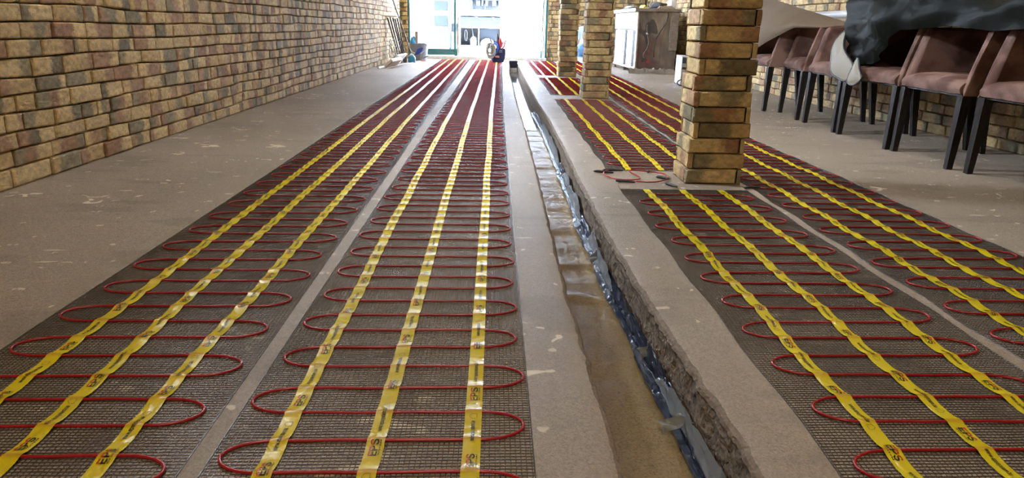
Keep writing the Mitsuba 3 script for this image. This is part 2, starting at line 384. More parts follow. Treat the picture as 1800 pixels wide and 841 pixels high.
# the left wall's window (above the frame of the photograph): frame, sash bars, glass
for w, (y0, y1, z0, z1) in enumerate(WINS):
    wx = xl((y0 + y1) / 2)
    fr = [box(wx - 0.2, wx - 0.13, y0, y1, z0, z0 + 0.05), box(wx - 0.2, wx - 0.13, y0, y1, z1 - 0.05, z1), box(wx - 0.2, wx - 0.13, y0, y0 + 0.05, z0, z1), box(wx - 0.2, wx - 0.13, y1 - 0.05, y1, z0, z1)]
    key = f'window_{w + 2}'
    tag(obj(key, cat(fr), 'mat_white_paint'), 'white framed window high in the left wall', kind='structure')
    obj('pane', box(wx - 0.168, wx - 0.165, y0 + 0.05, y1 - 0.05, z0 + 0.05, z1 - 0.05), 'mat_glass', key)

# ceiling lamps
for q, (lx, ly, lpow, lrgb) in enumerate(LAMPS):
    t = thing('ceiling_lamp', ('warm round ceiling lamp nearest the plain rear wall', 'white round ceiling lamp above the right hand aisle')[q], 'lamp', 'ceiling lamps')
    obj('housing', tr(trimesh.creation.cylinder(0.19, 0.05, sections=32), (lx, ly, ZC - 0.025)), 'mat_white_paint', t)
    k = numbered('diffuser', t)
    dsk = tr(trimesh.creation.cylinder(0.17, 0.03, sections=32), (lx, ly, ZC - 0.065))
    scene[k] = ply(dsk, None, emitter={'type': 'area', 'radiance': {'type': 'rgb', 'value': [LAMP_POWER * lpow * c for c in lrgb]}})

t = thing('floodlight', 'cool white work floodlight fixed high on the left wall', 'floodlight')
fx = xl(4.05) + 0.032
obj('housing', box(fx, fx + 0.06, 3.46, 4.04, 1.96, 2.26, 0.008), 'mat_dark_metal', t)
for ya in (3.44, 4.045): obj('barn_door', box(fx, fx + 0.27, ya, ya + 0.015, 1.95, 2.27, 0.002), 'mat_dark_metal', t)
obj('barn_door', box(fx, fx + 0.16, 3.46, 4.04, 1.945, 1.958, 0.002), 'mat_dark_metal', t)
k = numbered('lens', t)
scene[k] = ply(box(fx + 0.0605, fx + 0.064, 3.5, 4.0, 1.99, 2.23), None, emitter={'type': 'area', 'radiance': {'type': 'rgb', 'value': [FLOOD * c for c in COOL_RGB]}})

# ------------------------------------------------------------------ floor with its trench
TLy = [-3.2, 0.9, 1.65, 2.14, 3.1, 4.8, 6.1, 8.1, 10.4, 12.2, 14.0]; TLx = [0.222, 0.226, 0.228, 0.238, 0.262, 0.298, 0.315, 0.36, 0.40, 0.475, 0.53]
TRy = [-3.2, 0.9, 1.3, 1.7, 2.1, 3.2, 3.85, 5.2, 6.3, 8.9, 12.5, 14.0]; TRx = [0.436, 0.430, 0.423, 0.417, 0.414, 0.436, 0.458, 0.488, 0.492, 0.54, 0.622, 0.66]
TD, TEND = 0.135, 12.75
ysx = np.concatenate([np.arange(-3.2, 0.5, 0.06), np.arange(0.5, 3.2, 0.008), np.arange(3.2, 6.0, 0.02), np.arange(6.0, TEND, 0.06), [TEND]])
def edge_noise(y, s, a):
    return a * ((meshkit.fbm(np.stack([y * 16, np.full_like(y, s), 0 * y], -1), 4, 2) - 0.5) * 2 + 0.5 * (meshkit.noise(np.stack([y * 90, np.full_like(y, s + 3), 0 * y], -1)) - 0.5))
lx_ = interp(ysx, TLy, TLx) + edge_noise(ysx, 1.3, 0.006); rx_ = interp(ysx, TRy, TRx) + edge_noise(ysx, 8.3, 0.007)
def rough(V, a, f, s):
    return a * (meshkit.fbm(V * f + s, 3, 5) - 0.5) * 2
def slab(side, lip):
    """Half of the floor: flat slab, broken lip, trench wall."""
    out = np.full(len(ysx), -2.3 if side < 0 else 3.6)
    prof = []
    for t in (0, 0.6, 0.9, 0.97): prof.append(np.stack([out + (lip - side * -0.0 - out) * t, ysx, 0 * ysx], -1))
    d = -1 if side < 0 else 1
    for off, z in ((0.045, 0.0), (0.024, -0.0012), (0.012, -0.0035), (0.004, -0.009), (0.0, -0.017)):
        prof.append(np.stack([lip + d * off, ysx, np.full_like(ysx, z)], -1))
    for z in np.linspace(-0.024, -TD - 0.03, 11): prof.append(np.stack([lip + d * 0.004, ysx, np.full_like(ysx, z)], -1))
    V = np.stack(prof, 1)
    k = 4
    w = rough(V[:, k:], 0.0045, np.array([50, 34, 50.0]), 3.0 * side) + rough(V[:, k:], 0.0032, np.array([190, 140, 190.0]), 9.0)
    wall = np.clip(-V[:, k:, 2] / 0.02, 0, 1)
    V[:, k:, 0] += w * (0.25 + 0.75 * wall)
    V[:, k:, 2] -= np.abs(rough(V[:, k:], 0.003, np.array([90, 60, 9.0]), 1.7)) * (1 - wall) * np.array([0.1, 0.35, 0.7, 1, 0.8] + [0] * 11)[None]
    return grid_mesh(V[:, :7], flip=(side > 0)), grid_mesh(V[:, 6:], flip=(side > 0))
sl = [slab(-1, lx_), slab(1, rx_)]
fl = [m[0] for m in sl]
e0, e1 = interp(TEND, TLy, TLx), interp(TEND, TRy, TRx)
fl.append(box(-2.3, 3.6, TEND, Y1 + 0.02, -0.2, 0.0))
for m in fl:
    if m.face_normals[np.argmax(m.area_faces)][2] < 0 and not m.is_watertight: m.invert()
tag(obj('floor', cat(fl), 'mat_screed', smooth=35), 'grey brown screed floor with a trench cut along it', kind='structure')

scene['mat_broken_screed'] = bumped(proc(lambda p, n, uv: fbm(p.x * 130 + p.y * 40, p.y * 130 - p.x * 40, p.z * 130, 3), 8e-4), 0.008, principled(proc(lambda p, n, uv: mix((0.12, 0.10, 0.083), (0.30, 0.25, 0.205), noise(p.x * 230, p.y * 230, p.z * 230) * 0.6 + 0.4 * noise(p.x * 60, p.y * 60, p.z * 60))), 0.9, specular=0.15))
for m_, lab in ((sl[0][1], 'left'), (sl[1][1], 'right')):
    tag(obj('broken_edge', m_, 'mat_broken_screed', 'floor'), 'rough broken screed on the ' + lab + ' side of the trench')

# trench bed of wet sand, rippled across
yb = np.concatenate([np.arange(-3.2, 0.5, 0.08), np.arange(0.5, 6.0, 0.012), np.arange(6.0, TEND, 0.05), [TEND]]); sb = np.linspace(0, 1, 22)
VB = np.zeros((len(yb), len(sb), 3))
a_, b_ = interp(yb, TLy, TLx) - 0.02, interp(yb, TRy, TRx) + 0.02
VB[..., 0] = a_[:, None] + (b_ - a_)[:, None] * sb[None]; VB[..., 1] = yb[:, None]
rip = (meshkit.fbm(np.stack([VB[..., 0] * 3, VB[..., 1] * 11, 0 * VB[..., 0]], -1), 3, 4) - 0.5) * np.where(VB[..., 1] < 1.9, 0.004, 0.014)
ridge = 0.008 * np.exp(-((VB[..., 1] - 1.95 + 0.5 * (VB[..., 0] - 0.34)) / 0.022) ** 2) + 0.006 * np.exp(-((VB[..., 1] - 2.27) / 0.03) ** 2)
VB[..., 2] = -TD + 0.0 + np.where(VB[..., 1] > 5.6, rip - 0.012, rip) + ridge + 0.015 * np.clip((sb[None] - 0.85) / 0.15, 0, 1) ** 2
tag(obj('trench_bed', grid_mesh(VB, flip=True) if grid_mesh(VB).face_normals[0][2] < 0 else grid_mesh(VB), 'mat_bed', smooth=True), 'wet brown sand in the bottom of the trench', kind='structure')
# standing water at the far half
wa = np.arange(5.5, TEND, 0.1)
WV = np.stack([np.stack([interp(wa, TLy, TLx) - 0.01, wa, np.full_like(wa, -TD + 0.002)], -1), np.stack([interp(wa, TRy, TRx) + 0.01, wa, np.full_like(wa, -TD + 0.002)], -1)], 1)
wm = grid_mesh(WV)
if wm.face_normals[0][2] < 0: wm.invert()
scene['mat_water'] = principled((0.05, 0.045, 0.03), 0.06, specular=0.7, clearcoat=1.0, clearcoat_gloss=1.0)
tag(obj('puddle', wm, 'mat_water'), 'shallow water shining in the far half of the trench', 'puddle')

# plastic membrane folded against the right side of the trench
def membrane(y0, y1, n, s0, h, seed, lean=0.02):
    yy = np.linspace(y0, y1, n); rx = interp(yy, TRy, TRx); V = []
    k = 12
    hh = h * (0.55 + 0.9 * meshkit.fbm(np.stack([yy * 5, 0 * yy + seed, 0 * yy], -1), 3, 1))
    inn = s0 * (0.6 + 0.8 * meshkit.fbm(np.stack([yy * 4, 0 * yy + seed + 5, 0 * yy], -1), 3, 1))
    hh = hh * np.clip(np.minimum(yy - y0, y1 - yy) / 0.15, 0.15, 1)
    for i in range(k):
        t = i / (k - 1)
        if t < 0.4: x = rx - 0.006 - inn * (1 - t / 0.4); z = -TD + 0.008 + 0.0 * yy + 0.006 * t
        else: x = rx - 0.006 - lean * (0.4 - (t - 0.4)) ; z = -TD + 0.010 + hh * (t - 0.4) / 0.6
        V.append(np.stack([x, yy, z], -1))
    V = np.stack(V, 1)
    w = meshkit.fbm(np.stack([V[..., 0] * 60, V[..., 1] * 24, V[..., 2] * 60 + seed], -1), 3, 7) - 0.5
    V[..., 0] += -0.020 * np.abs(w) - 0.003; V[..., 2] += 0.020 * w
    V[..., 2] = np.maximum(V[..., 2], -TD + 0.012)
    return V
t = thing('trench_membrane', 'dark shiny plastic membrane folded up the right side of the trench', 'plastic sheet')
m = grid_mesh(membrane(0.3, 6.6, 420, 0.026, 0.036, 2.0)); obj('sheet', m, 'mat_membrane', t, smooth=True)
for (ya, yb_, s0, h, sd) in ((0.85, 1.48, 0.002, 0.045, 4.0), (1.95, 2.6, 0.012, 0.05, 6.0), (2.75, 3.7, 0.012, 0.055, 7.0), (3.9, 5.6, 0.02, 0.06, 8.0)):
    V = membrane(ya, yb_, 120, s0, h, sd, 0.012); V[..., 0] -= 0.004
    tag(obj('clear_film', grid_mesh(V), 'mat_clear_film', t, smooth=True), 'pale film lying over the dark membrane')
for (cx, cy, L, rz, rx_a) in ((0.405, 2.30, 0.16, 1.1, 0.5), (0.425, 1.56, 0.09, 0.7, 0.8), (0.435, 2.45, 0.07, 1.9, 0.7), (0.395, 1.22, 0.07, 0.4, 0.5)):
    s = np.linspace(-0.5, 0.5, 14)[:, None]; w_ = np.linspace(-0.5, 0.5, 5)[None]
    V = np.stack([s * L + 0 * w_, w_ * 0.026 + 0.004 * np.sin(s * 9), 0.012 * (1 - 4 * s * s) + 0.004 * np.sin(9 * s + 6 * w_)], -1)
    g = tr(thick_sheet(V, 0.0008), (cx, cy, -TD + 0.03), rz, 0, rx_a)
    tag(obj('loose_strip', g, 'mat_clear_film', t, smooth=True), 'loose curled strip of clear film')

# ------------------------------------------------------------------ heating mats
PITCH_ROW = 0.0855
NET_Z = 0.0026
def net_mesh(cx, y0, y1, half, seed, skew):
    """The mat's net: strands both ways, each a low ridge of its own."""
    parts_v, parts_f, off = [], [], 0
    def ridge_strip(C, side, w, z):
        nonlocal off
        n = len(C); up = np.array([0, 0, 1.0])
        V = np.stack([C - side * w, C - side * w * 0.55 + up * z[:, None], C + side * w * 0.55 + up * z[:, None], C + side * w], 1).reshape(-1, 3)
        i = np.arange(n - 1)[:, None]; j = np.arange(3)[None]
        q = np.stack([i * 4 + j, i * 4 + j + 1, (i + 1) * 4 + j + 1, (i + 1) * 4 + j], -1).reshape(-1, 4) + off
        parts_v.append(V); parts_f.append(q[:, [0, 1, 2]]); parts_f.append(q[:, [0, 2, 3]]); off += len(V)
    def lift(x, y):
        p = np.stack([x * 7, y * 7, 0 * x + seed], -1)
        return 0.0004 + 0.0026 * np.clip(meshkit.noise(p) - 0.5, 0, 1)
    step = 0.0082
    ys = np.arange(y0, y1, step)
    for y in ys:
        nseg = 13 if y < 2.6 else (7 if y < 5 else 3)
        s = np.linspace(-half, half, nseg)
        yy = y + skew * s + 0.0022 * (meshkit.noise(np.stack([s * 22, 0 * s + y * 37, 0 * s + seed], -1)) - 0.5)
        x = cx(yy) + s + 0.003 * (meshkit.noise(np.array([y * 30, seed, 0.0])) - 0.5)
        C = np.stack([x, yy, lift(x, yy)], -1)
        ridge_strip(C, np.array([0, 1.0, 0]), 0.0011, np.full(nseg, 0.0010))
    for s in np.arange(-half + 0.004, half, step):
        yy = np.concatenate([np.arange(y0, min(y1, 3.0), 0.05), np.arange(max(y0, 3.0), y1, 0.2), [y1]])
        x = cx(yy) + s + 0.002 * (meshkit.noise(np.stack([yy * 6, 0 * yy + s * 90, 0 * yy + seed], -1)) - 0.5)
        C = np.stack([x, yy + skew * s, lift(x, yy)], -1)
        ridge_strip(C, np.array([1.0, 0, 0]), 0.00065, np.full(len(yy), 0.0006))
    # heavier selvedge strands on both edges
    for s in (-half, half):
        yy = np.arange(y0, y1 + 0.1, 0.1); x = cx(yy) + s
        ridge_strip(np.stack([x, yy + skew * s, lift(x, yy)], -1), np.array([1.0, 0, 0]), 0.0012, np.full(len(yy), 0.0010))
    V = np.vstack(parts_v); F = np.vstack(parts_f)
    m = trimesh.Trimesh(V, F, process=False)
    if m.face_normals[1][2] < 0: m.faces = m.faces[:, ::-1]
    return m

def mat_rows(y0, y1, phase):
    k0 = math.ceil((y0 + 0.03 - phase) / PITCH_ROW); k1 = math.floor((y1 - 0.03 - phase) / PITCH_ROW)
    return [(k, phase + k * PITCH_ROW) for k in range(k0, k1 + 1)]

def cable_mesh(cx, rows, hw, skew, seed):
    """Serpentine: rows k joined to k + 1 at the right end when k is even, else at the left end; the turns are half rounds."""
    R = PITCH_ROW / 2; rad = 0.0028; pts = []
    r = np.random.default_rng(int(seed * 10))
    for n, (k, y) in enumerate(rows):
        right_first = (k % 2 == 1)                     # travels from right to left on odd rows
        near = y < 4.5
        wob = 0.0035 * (r.random(7) - 0.5)
        s = np.linspace(-hw + 1.7 * R, hw - 1.7 * R, 7)
        if right_first: s = s[::-1]
        if not near: s = s[[0, 3, 6]]; wob = wob[[0, 3, 6]]
        for q, si in enumerate(s):
            yy = y + skew * si + wob[q] * (0 < q < len(s) - 1)
            pts.append((cx(yy) + si, yy, NET_Z + rad - 0.0010))
        if n < len(rows) - 1:
            end = -1 if right_first else 1
            hw_ = hw + r.uniform(-0.006, 0.006)
            for a in (np.linspace(-78, 78, 11) if near else (-60, 0, 60)):
                a = math.radians(a)
                si = end * (hw_ - 1.7 * R + 1.7 * R * math.cos(a))
                yy = y + R + R * math.sin(a) + skew * si
                pts.append((cx(yy) + si, yy, NET_Z + rad - 0.0010))
    return tube(pts, rad, 7)

def tape_z(y, rows_y):
    d = np.min(np.abs(y[:, None] - rows_y[None]), 1) if len(rows_y) else np.full_like(y, 1)
    return NET_Z + 0.0004 + 0.0055 * np.exp(-(np.maximum(d - 0.0015, 0) / 0.014) ** 1.25), d

def tape_mesh(cx, off, y0, y1, rows, skew, seed, w=0.0145):
    ry = np.array([y + skew * off for k, y in rows]); y = [y0]
    offs = np.array([-0.43, -0.30, -0.20, -0.12, -0.07, 0, 0.07, 0.12, 0.20, 0.30, 0.43, 0.5])
    for c in ry:
        o = offs if c < 5 else offs[[0, 3, 5, 7]]
        y += [c + q * PITCH_ROW for q in o]
    y = np.array(sorted(q for q in set(y + [y1]) if y0 <= q <= y1))
    z, d = tape_z(y, ry)
    s = np.linspace(-1, 1, 5)
    g = np.random.default_rng(int(seed * 10))
    wobx = 0.006 * (meshkit.noise(np.stack([y * 3.0, 0 * y + seed, 0 * y], -1)) - 0.5)
    X = cx(y)[:, None] + off + wobx[:, None] + s[None] * w
    V = np.stack([X, np.repeat(y[:, None], 5, 1), z[:, None] + g.uniform(-0.0004, 0.0004, X.shape)], -1)
    V[:, 0, 2] -= 0.0006; V[:, -1, 2] -= 0.0006
    k = np.exp(-(d / 0.0062) ** 2)[:, None, None] * 0.75
    base = np.array([0.58, 0.47, 0.009]) * (0.88 + 0.2 * meshkit.fbm(np.stack([y * 3, 0 * y + seed, 0 * y], -1), 2, 3))[:, None, None]
    col = base * (1 - k) + np.array([0.44, 0.20, 0.012]) * k
    col = np.broadcast_to(col, V.shape).reshape(-1, 3)
    m = grid_mesh(V)
    if m.face_normals[0][2] < 0: m.faces = m.faces[:, ::-1]
    return m, col, ry

def flat_text(s, h, bold=False):
    m = meshkit.text_mesh(s, h, 0.0002, bold)
    keep = m.face_normals[:, 2] > 0.5
    m.update_faces(keep); m.remove_unreferenced_vertices()
    V = m.vertices.copy(); V[:, 2] = 0; m.vertices = V
    return m
logo = flat_text('EPS', 0.0125, True)
lw = logo.bounds[1][0]
logo.vertices[:, 0] *= 0.040 / lw
lm = logo.bounds[0][1] + 0.6 * (logo.bounds[1][1] - logo.bounds[0][1])
logo_top = trimesh.intersections.slice_mesh_plane(logo, (0, 1, 0), (0, lm, 0)); logo_bot = trimesh.intersections.slice_mesh_plane(logo, (0, -1, 0), (0, lm, 0))
url = flat_text('www.epssystem.ba', 0.0072, True); url.vertices[:, 0] *= 0.066 / url.bounds[1][0]
small = flat_text('SYSTEM', 0.0022, True); small.vertices[:, 0] *= 0.036 / small.bounds[1][0]
def bar2(x0, x1, y0, y1): return trimesh.Trimesh([[x0, y0, 0], [x1, y0, 0], [x1, y1, 0], [x0, y1, 0]], [[0, 1, 2], [0, 2, 3]], process=False)
def seg2(p, q, w):
    p, q = np.array(p, float), np.array(q, float); d = (q - p) / np.linalg.norm(q - p); n = np.array([-d[1], d[0]]) * w
    return trimesh.Trimesh([[*(p - n), 0], [*(q - n), 0], [*(q + n), 0], [*(p + n), 0]], [[0, 1, 2], [0, 2, 3]], process=False)
house = cat(seg2((0, 0), (0, 0.008), 0.0005), seg2((0, 0.008), (0.006, 0.0125), 0.0005), seg2((0.006, 0.0125), (0.012, 0.008), 0.0005), seg2((0.012, 0.008), (0.012, 0), 0.0005), seg2((0.012, 0), (0, 0), 0.0005))
PERIOD = 0.2035
def lettering(tape, cx, off, y0, y1, ry, skew, seed, dirn, phase):
    """The print of the tape: the logo in red and black, a fine line, the address and a house outline, again and again; dirn +1 reads away from the viewer."""
    blk, red, faint = [], [], []
    g = random.Random(seed)
    n0 = math.ceil((y0 - phase) / PERIOD) - 1
    for n in range(n0, int((y1 - phase) / PERIOD) + 2):
        ya = phase + n * PERIOD
        if ya > 7.0: break
        def put(m, x, y, lst):
            m = m.copy(); v = m.vertices
            # text x runs along the tape, text y across it
            al = v[:, 0] + x; ac = v[:, 1] + y
            Y = ya + dirn * al; X = -dirn * ac
            if Y.min() < y0 + 0.004 or Y.max() > y1 - 0.004: return
            z = np.max([tape_z(Y + dz, ry)[0] for dz in (-0.003, 0.0, 0.003)], 0) + 0.0008
            wobx = 0.006 * (meshkit.noise(np.stack([Y * 3.0, 0 * Y + seed, 0 * Y], -1)) - 0.5)
            m.vertices = np.stack([cx(Y) + off + wobx + X, Y, z], -1)
            if m.face_normals[0][2] < 0: m.faces = m.faces[:, ::-1]
            lst.append(m)
        near = ya < 3.3
        put(logo_bot, 0, -0.0052, blk); put(logo_top, 0, -0.0052, red)
        if near:
            put(small, 0.002, -0.0095, blk); put(url, 0.070, -0.003, blk); put(house, 0.142, -0.006, faint)
        else:
            put(bar2(0, 0.066, 0, 0.0045), 0.070, -0.002, blk)
    for nm, l, mt in (('lettering', blk, 'mat_ink_black'), ('lettering', red, 'mat_ink_red'), ('house_mark', faint, 'mat_ink_faint')):
        if l: tag(obj(nm, cat(l), mt, tape), kind='stuff')

def heating_mat(label, cx, y0, y1, half, hw, taps, phase, seed, skew, dirn, lphase):
    t = thing('heating_mat', label, 'heating mat', 'electric floor heating mats')
    rows = mat_rows(y0, y1, phase)
    tag(obj('net', net_mesh(cx, y0, y1, half, seed, skew), 'mat_net', t), 'dark plastic carrier net', kind='stuff')
    tag(obj('heating_cable', cable_mesh(cx, rows, hw, skew, seed), 'mat_cable', t, smooth=60), 'red heating cable laid in loops')
    for i, off in enumerate(taps):
        ta, tb = y0 + 0.012, y1 - 0.012
        m, col, ry = tape_mesh(cx, off, ta, tb, rows, skew, seed + i * 1.7)
        k = obj('tape', m, 'mat_tape', t, smooth=True, color=col)
        tag(k, 'yellow printed fixing tape')
        lettering(k, cx, off, ta, tb, ry, skew, seed + i * 1.7, dirn, lphase + (0.0, 0.055, 0.02)[i])
    return t

def centre(ys, xs, w=0.0, f=1.0):
    ys, xs = np.array(ys), np.array(xs)
    return lambda y: np.interp(y, ys, xs) + w * np.sin(np.asarray(y) * f)
c1 = centre([-1, 1.0, 2.2, 3.6, 5.0, 13.9], [-0.735, -0.707, -0.690, -0.667, -0.655, -0.495])
c2 = centre([-1, 1.0, 2.4, 5.4, 10.6, 13.9], [-0.20, -0.162, -0.137, -0.078, 0.052, 0.135])
c3 = centre([-1, 1.2, 2.7, 4.2, 7.8, 13.9], [0.80, 0.833, 0.855, 0.885, 0.965, 1.10], 0.004, 13.0)
c4 = centre([-1, 1.2, 2.0, 3.1, 4.3, 6.0, 9.0, 13.9], [1.375, 1.398, 1.408, 1.428, 1.43, 1.475, 1.60, 1.74], 0.006, 16.0)
ROWPH = 0.9125     # a row whose turn to the next (at +R) is at a left end at y = 0.955
# left-end turns of mat 2 lie at y = 0.955 + 0.171 k, so rows at 0.9125 + 0.171 k are odd rows there
def phase_for(left_turn):
    # odd rows turn at the left end; row index 1 at phase + PITCH
    return left_turn - PITCH_ROW / 2 - PITCH_ROW
heating_mat('yellow-taped red heating mat nearest to the left brick wall', c1, 0.25, 13.88, 0.262, 0.24, (-0.133, -0.004, 0.142), phase_for(1.342), 2.0, 0.004, 1, 0.1)
heating_mat('yellow-taped red heating mat along the left side of the trench', c2, 0.25, 13.88, 0.250, 0.238, (-0.155, -0.002, 0.153), phase_for(0.955), 5.0, 0.004, 1, 0.085)
heating_mat('nearest short heating mat right of the trench, ending before the big brick pillar', c3, 0.25, 2.87, 0.272, 0.24, (-0.160, -0.008, 0.155), phase_for(0.92), 8.0, 0.0, -1, 0.16)
heating_mat('heating mat right of the trench between the nearest and middle pillars', c3, 3.26, 6.62, 0.265, 0.24, (-0.160, 0.0, 0.145), phase_for(3.26), 11.0, 0.0, -1, 0.1)
heating_mat('short heating mat right of the trench between the middle and farthest pillars', c3, 7.0, 9.45, 0.265, 0.24, (-0.160, 0.0, 0.145), phase_for(7.0), 14.0, 0.0, -1, 0.1)
heating_mat('farthest heating mat right of the trench, beyond the last pillar', c3, 9.85, 13.88, 0.265, 0.24, (-0.160, 0.0, 0.145), phase_for(9.8), 17.0, 0.0, -1, 0.1)
heating_mat('long heating mat to the right of the pillars, nearest to the chairs', c4, 0.25, 13.88, 0.262, 0.247, (-0.155, 0.0, 0.155), phase_for(1.40), 20.0, -0.004, -1, 0.13)

# the loop of cable joining two mats in front of the big pillar
t = thing('connecting_cable', 'red cable looped over bare screed beside the big pillar, with black end sleeves', 'cable')
zc = 0.0085
cp = [(0.60, 3.238), (0.566, 3.168), (0.572, 3.075), (0.612, 3.024), (0.682, 3.022), (0.712, 3.06), (0.688, 3.14), (0.70, 3.203), (0.771, 3.216), (0.837, 3.172), (0.845, 3.085), (0.797, 3.005), (0.73, 2.972), (0.679, 2.99)]
obj('wire', tube(spline([(x, y, zc + (0.007 if 5 < i < 8 else 0)) for i, (x, y) in enumerate(cp)], 90), 0.0031, 8), 'mat_cable', t, smooth=60)
for (xa, ya, xb, yb2) in ((0.524, 3.204, 0.611, 3.171), (0.792, 3.094, 0.84, 3.048), (0.59, 2.998, 0.67, 2.968), (0.80, 2.955, 0.833, 2.889), (1.121, 2.883, 1.194, 2.897), (0.574, 3.234, 0.667, 3.227), (0.78, 3.20, 0.79, 3.235)):
    pts = np.linspace((xa, ya, zc), (xb, yb2, zc), 9); pts[:, 1] += 0.006 * np.sin(np.linspace(0, 3, 9))
    obj('sleeve', tube(pts, np.array([0.003, 0.0062, 0.0065, 0.0065, 0.0062, 0.006, 0.0055, 0.005, 0.003]), 8), 'mat_black_rubber', t, smooth=60)

# ------------------------------------------------------------------ brick pillars
def pillar(label, cx, y0, w, d, rz, seed, course=0.0668):
    t = thing('brick_pillar', label, 'pillar', 'brick pillars')
    th = 0.022
    M = trimesh.transformations.euler_matrix(0, 0, rz); M[:3, 3] = (cx, y0, 0)
    core = box(-w / 2, w / 2, 0, d, 0, ZC); core.apply_transform(M)
    obj('core', core, 'mat_mortar', t)
    r = random.Random(seed); bl = []
    n = int(ZC / course); W, D = w / 2 + th, d + 2 * th
    for k in range(n):
        z0, z1 = k * course + 0.0014, (k + 1) * course - 0.0014
        j = lambda: r.uniform(-0.0012, 0.0012)
        even = k % 2 == 0
        jx = r.uniform(-0.009, 0.009); jy = r.uniform(-0.006, 0.006)
        # front and rear slips run past the left corner on even courses and past the right one on odd courses
        fa, fb = (-W if even else -w / 2 + 0.003, w / 2 - 0.003 if even else W)
        faces = [((fa + jx, jy, 0), (0, -1, 0), (fb - fa, 0, 0)), ((-fb + jx, d + jy, 0), (0, 1, 0), (fb - fa, 0, 0)),
                 ((-w / 2 + jx, (0.003 if even else -th) + jy, 0), (-1, 0, 0), (0, D - th - 0.003, 0)), ((w / 2 + jx, (-th if even else 0.003) + jy, 0), (1, 0, 0), (0, D - th - 0.003, 0))]
        for c, nn, L in faces:
            zz = ((z0 + j(), z0 + j()), (z1 + j(), z1 + j()))
            m, uv = brick_mesh(c, nn, L, th, *zz, r.random())
            # the slips are solid: their ends show on the corners
            m.apply_transform(M)
            cc = (M @ np.array([c[0] + L[0] / 2, c[1] + L[1] / 2, (z0 + z1) / 2, 1]))[:3]
            bl.append((m, uv, cc))
    place_bricks(t, bl)
    return t
pillar('nearest and widest brick pillar, beside the looped cable', 1.028, 3.012, 0.205, 0.175, -0.02, 31)
pillar('middle brick pillar of the three, standing in front of the kneeling person', 1.088, 6.765, 0.205, 0.175, 0.0, 32)
pillar('farthest and narrowest looking brick pillar of the three', 1.148, 9.65, 0.20, 0.175, 0.0, 33)

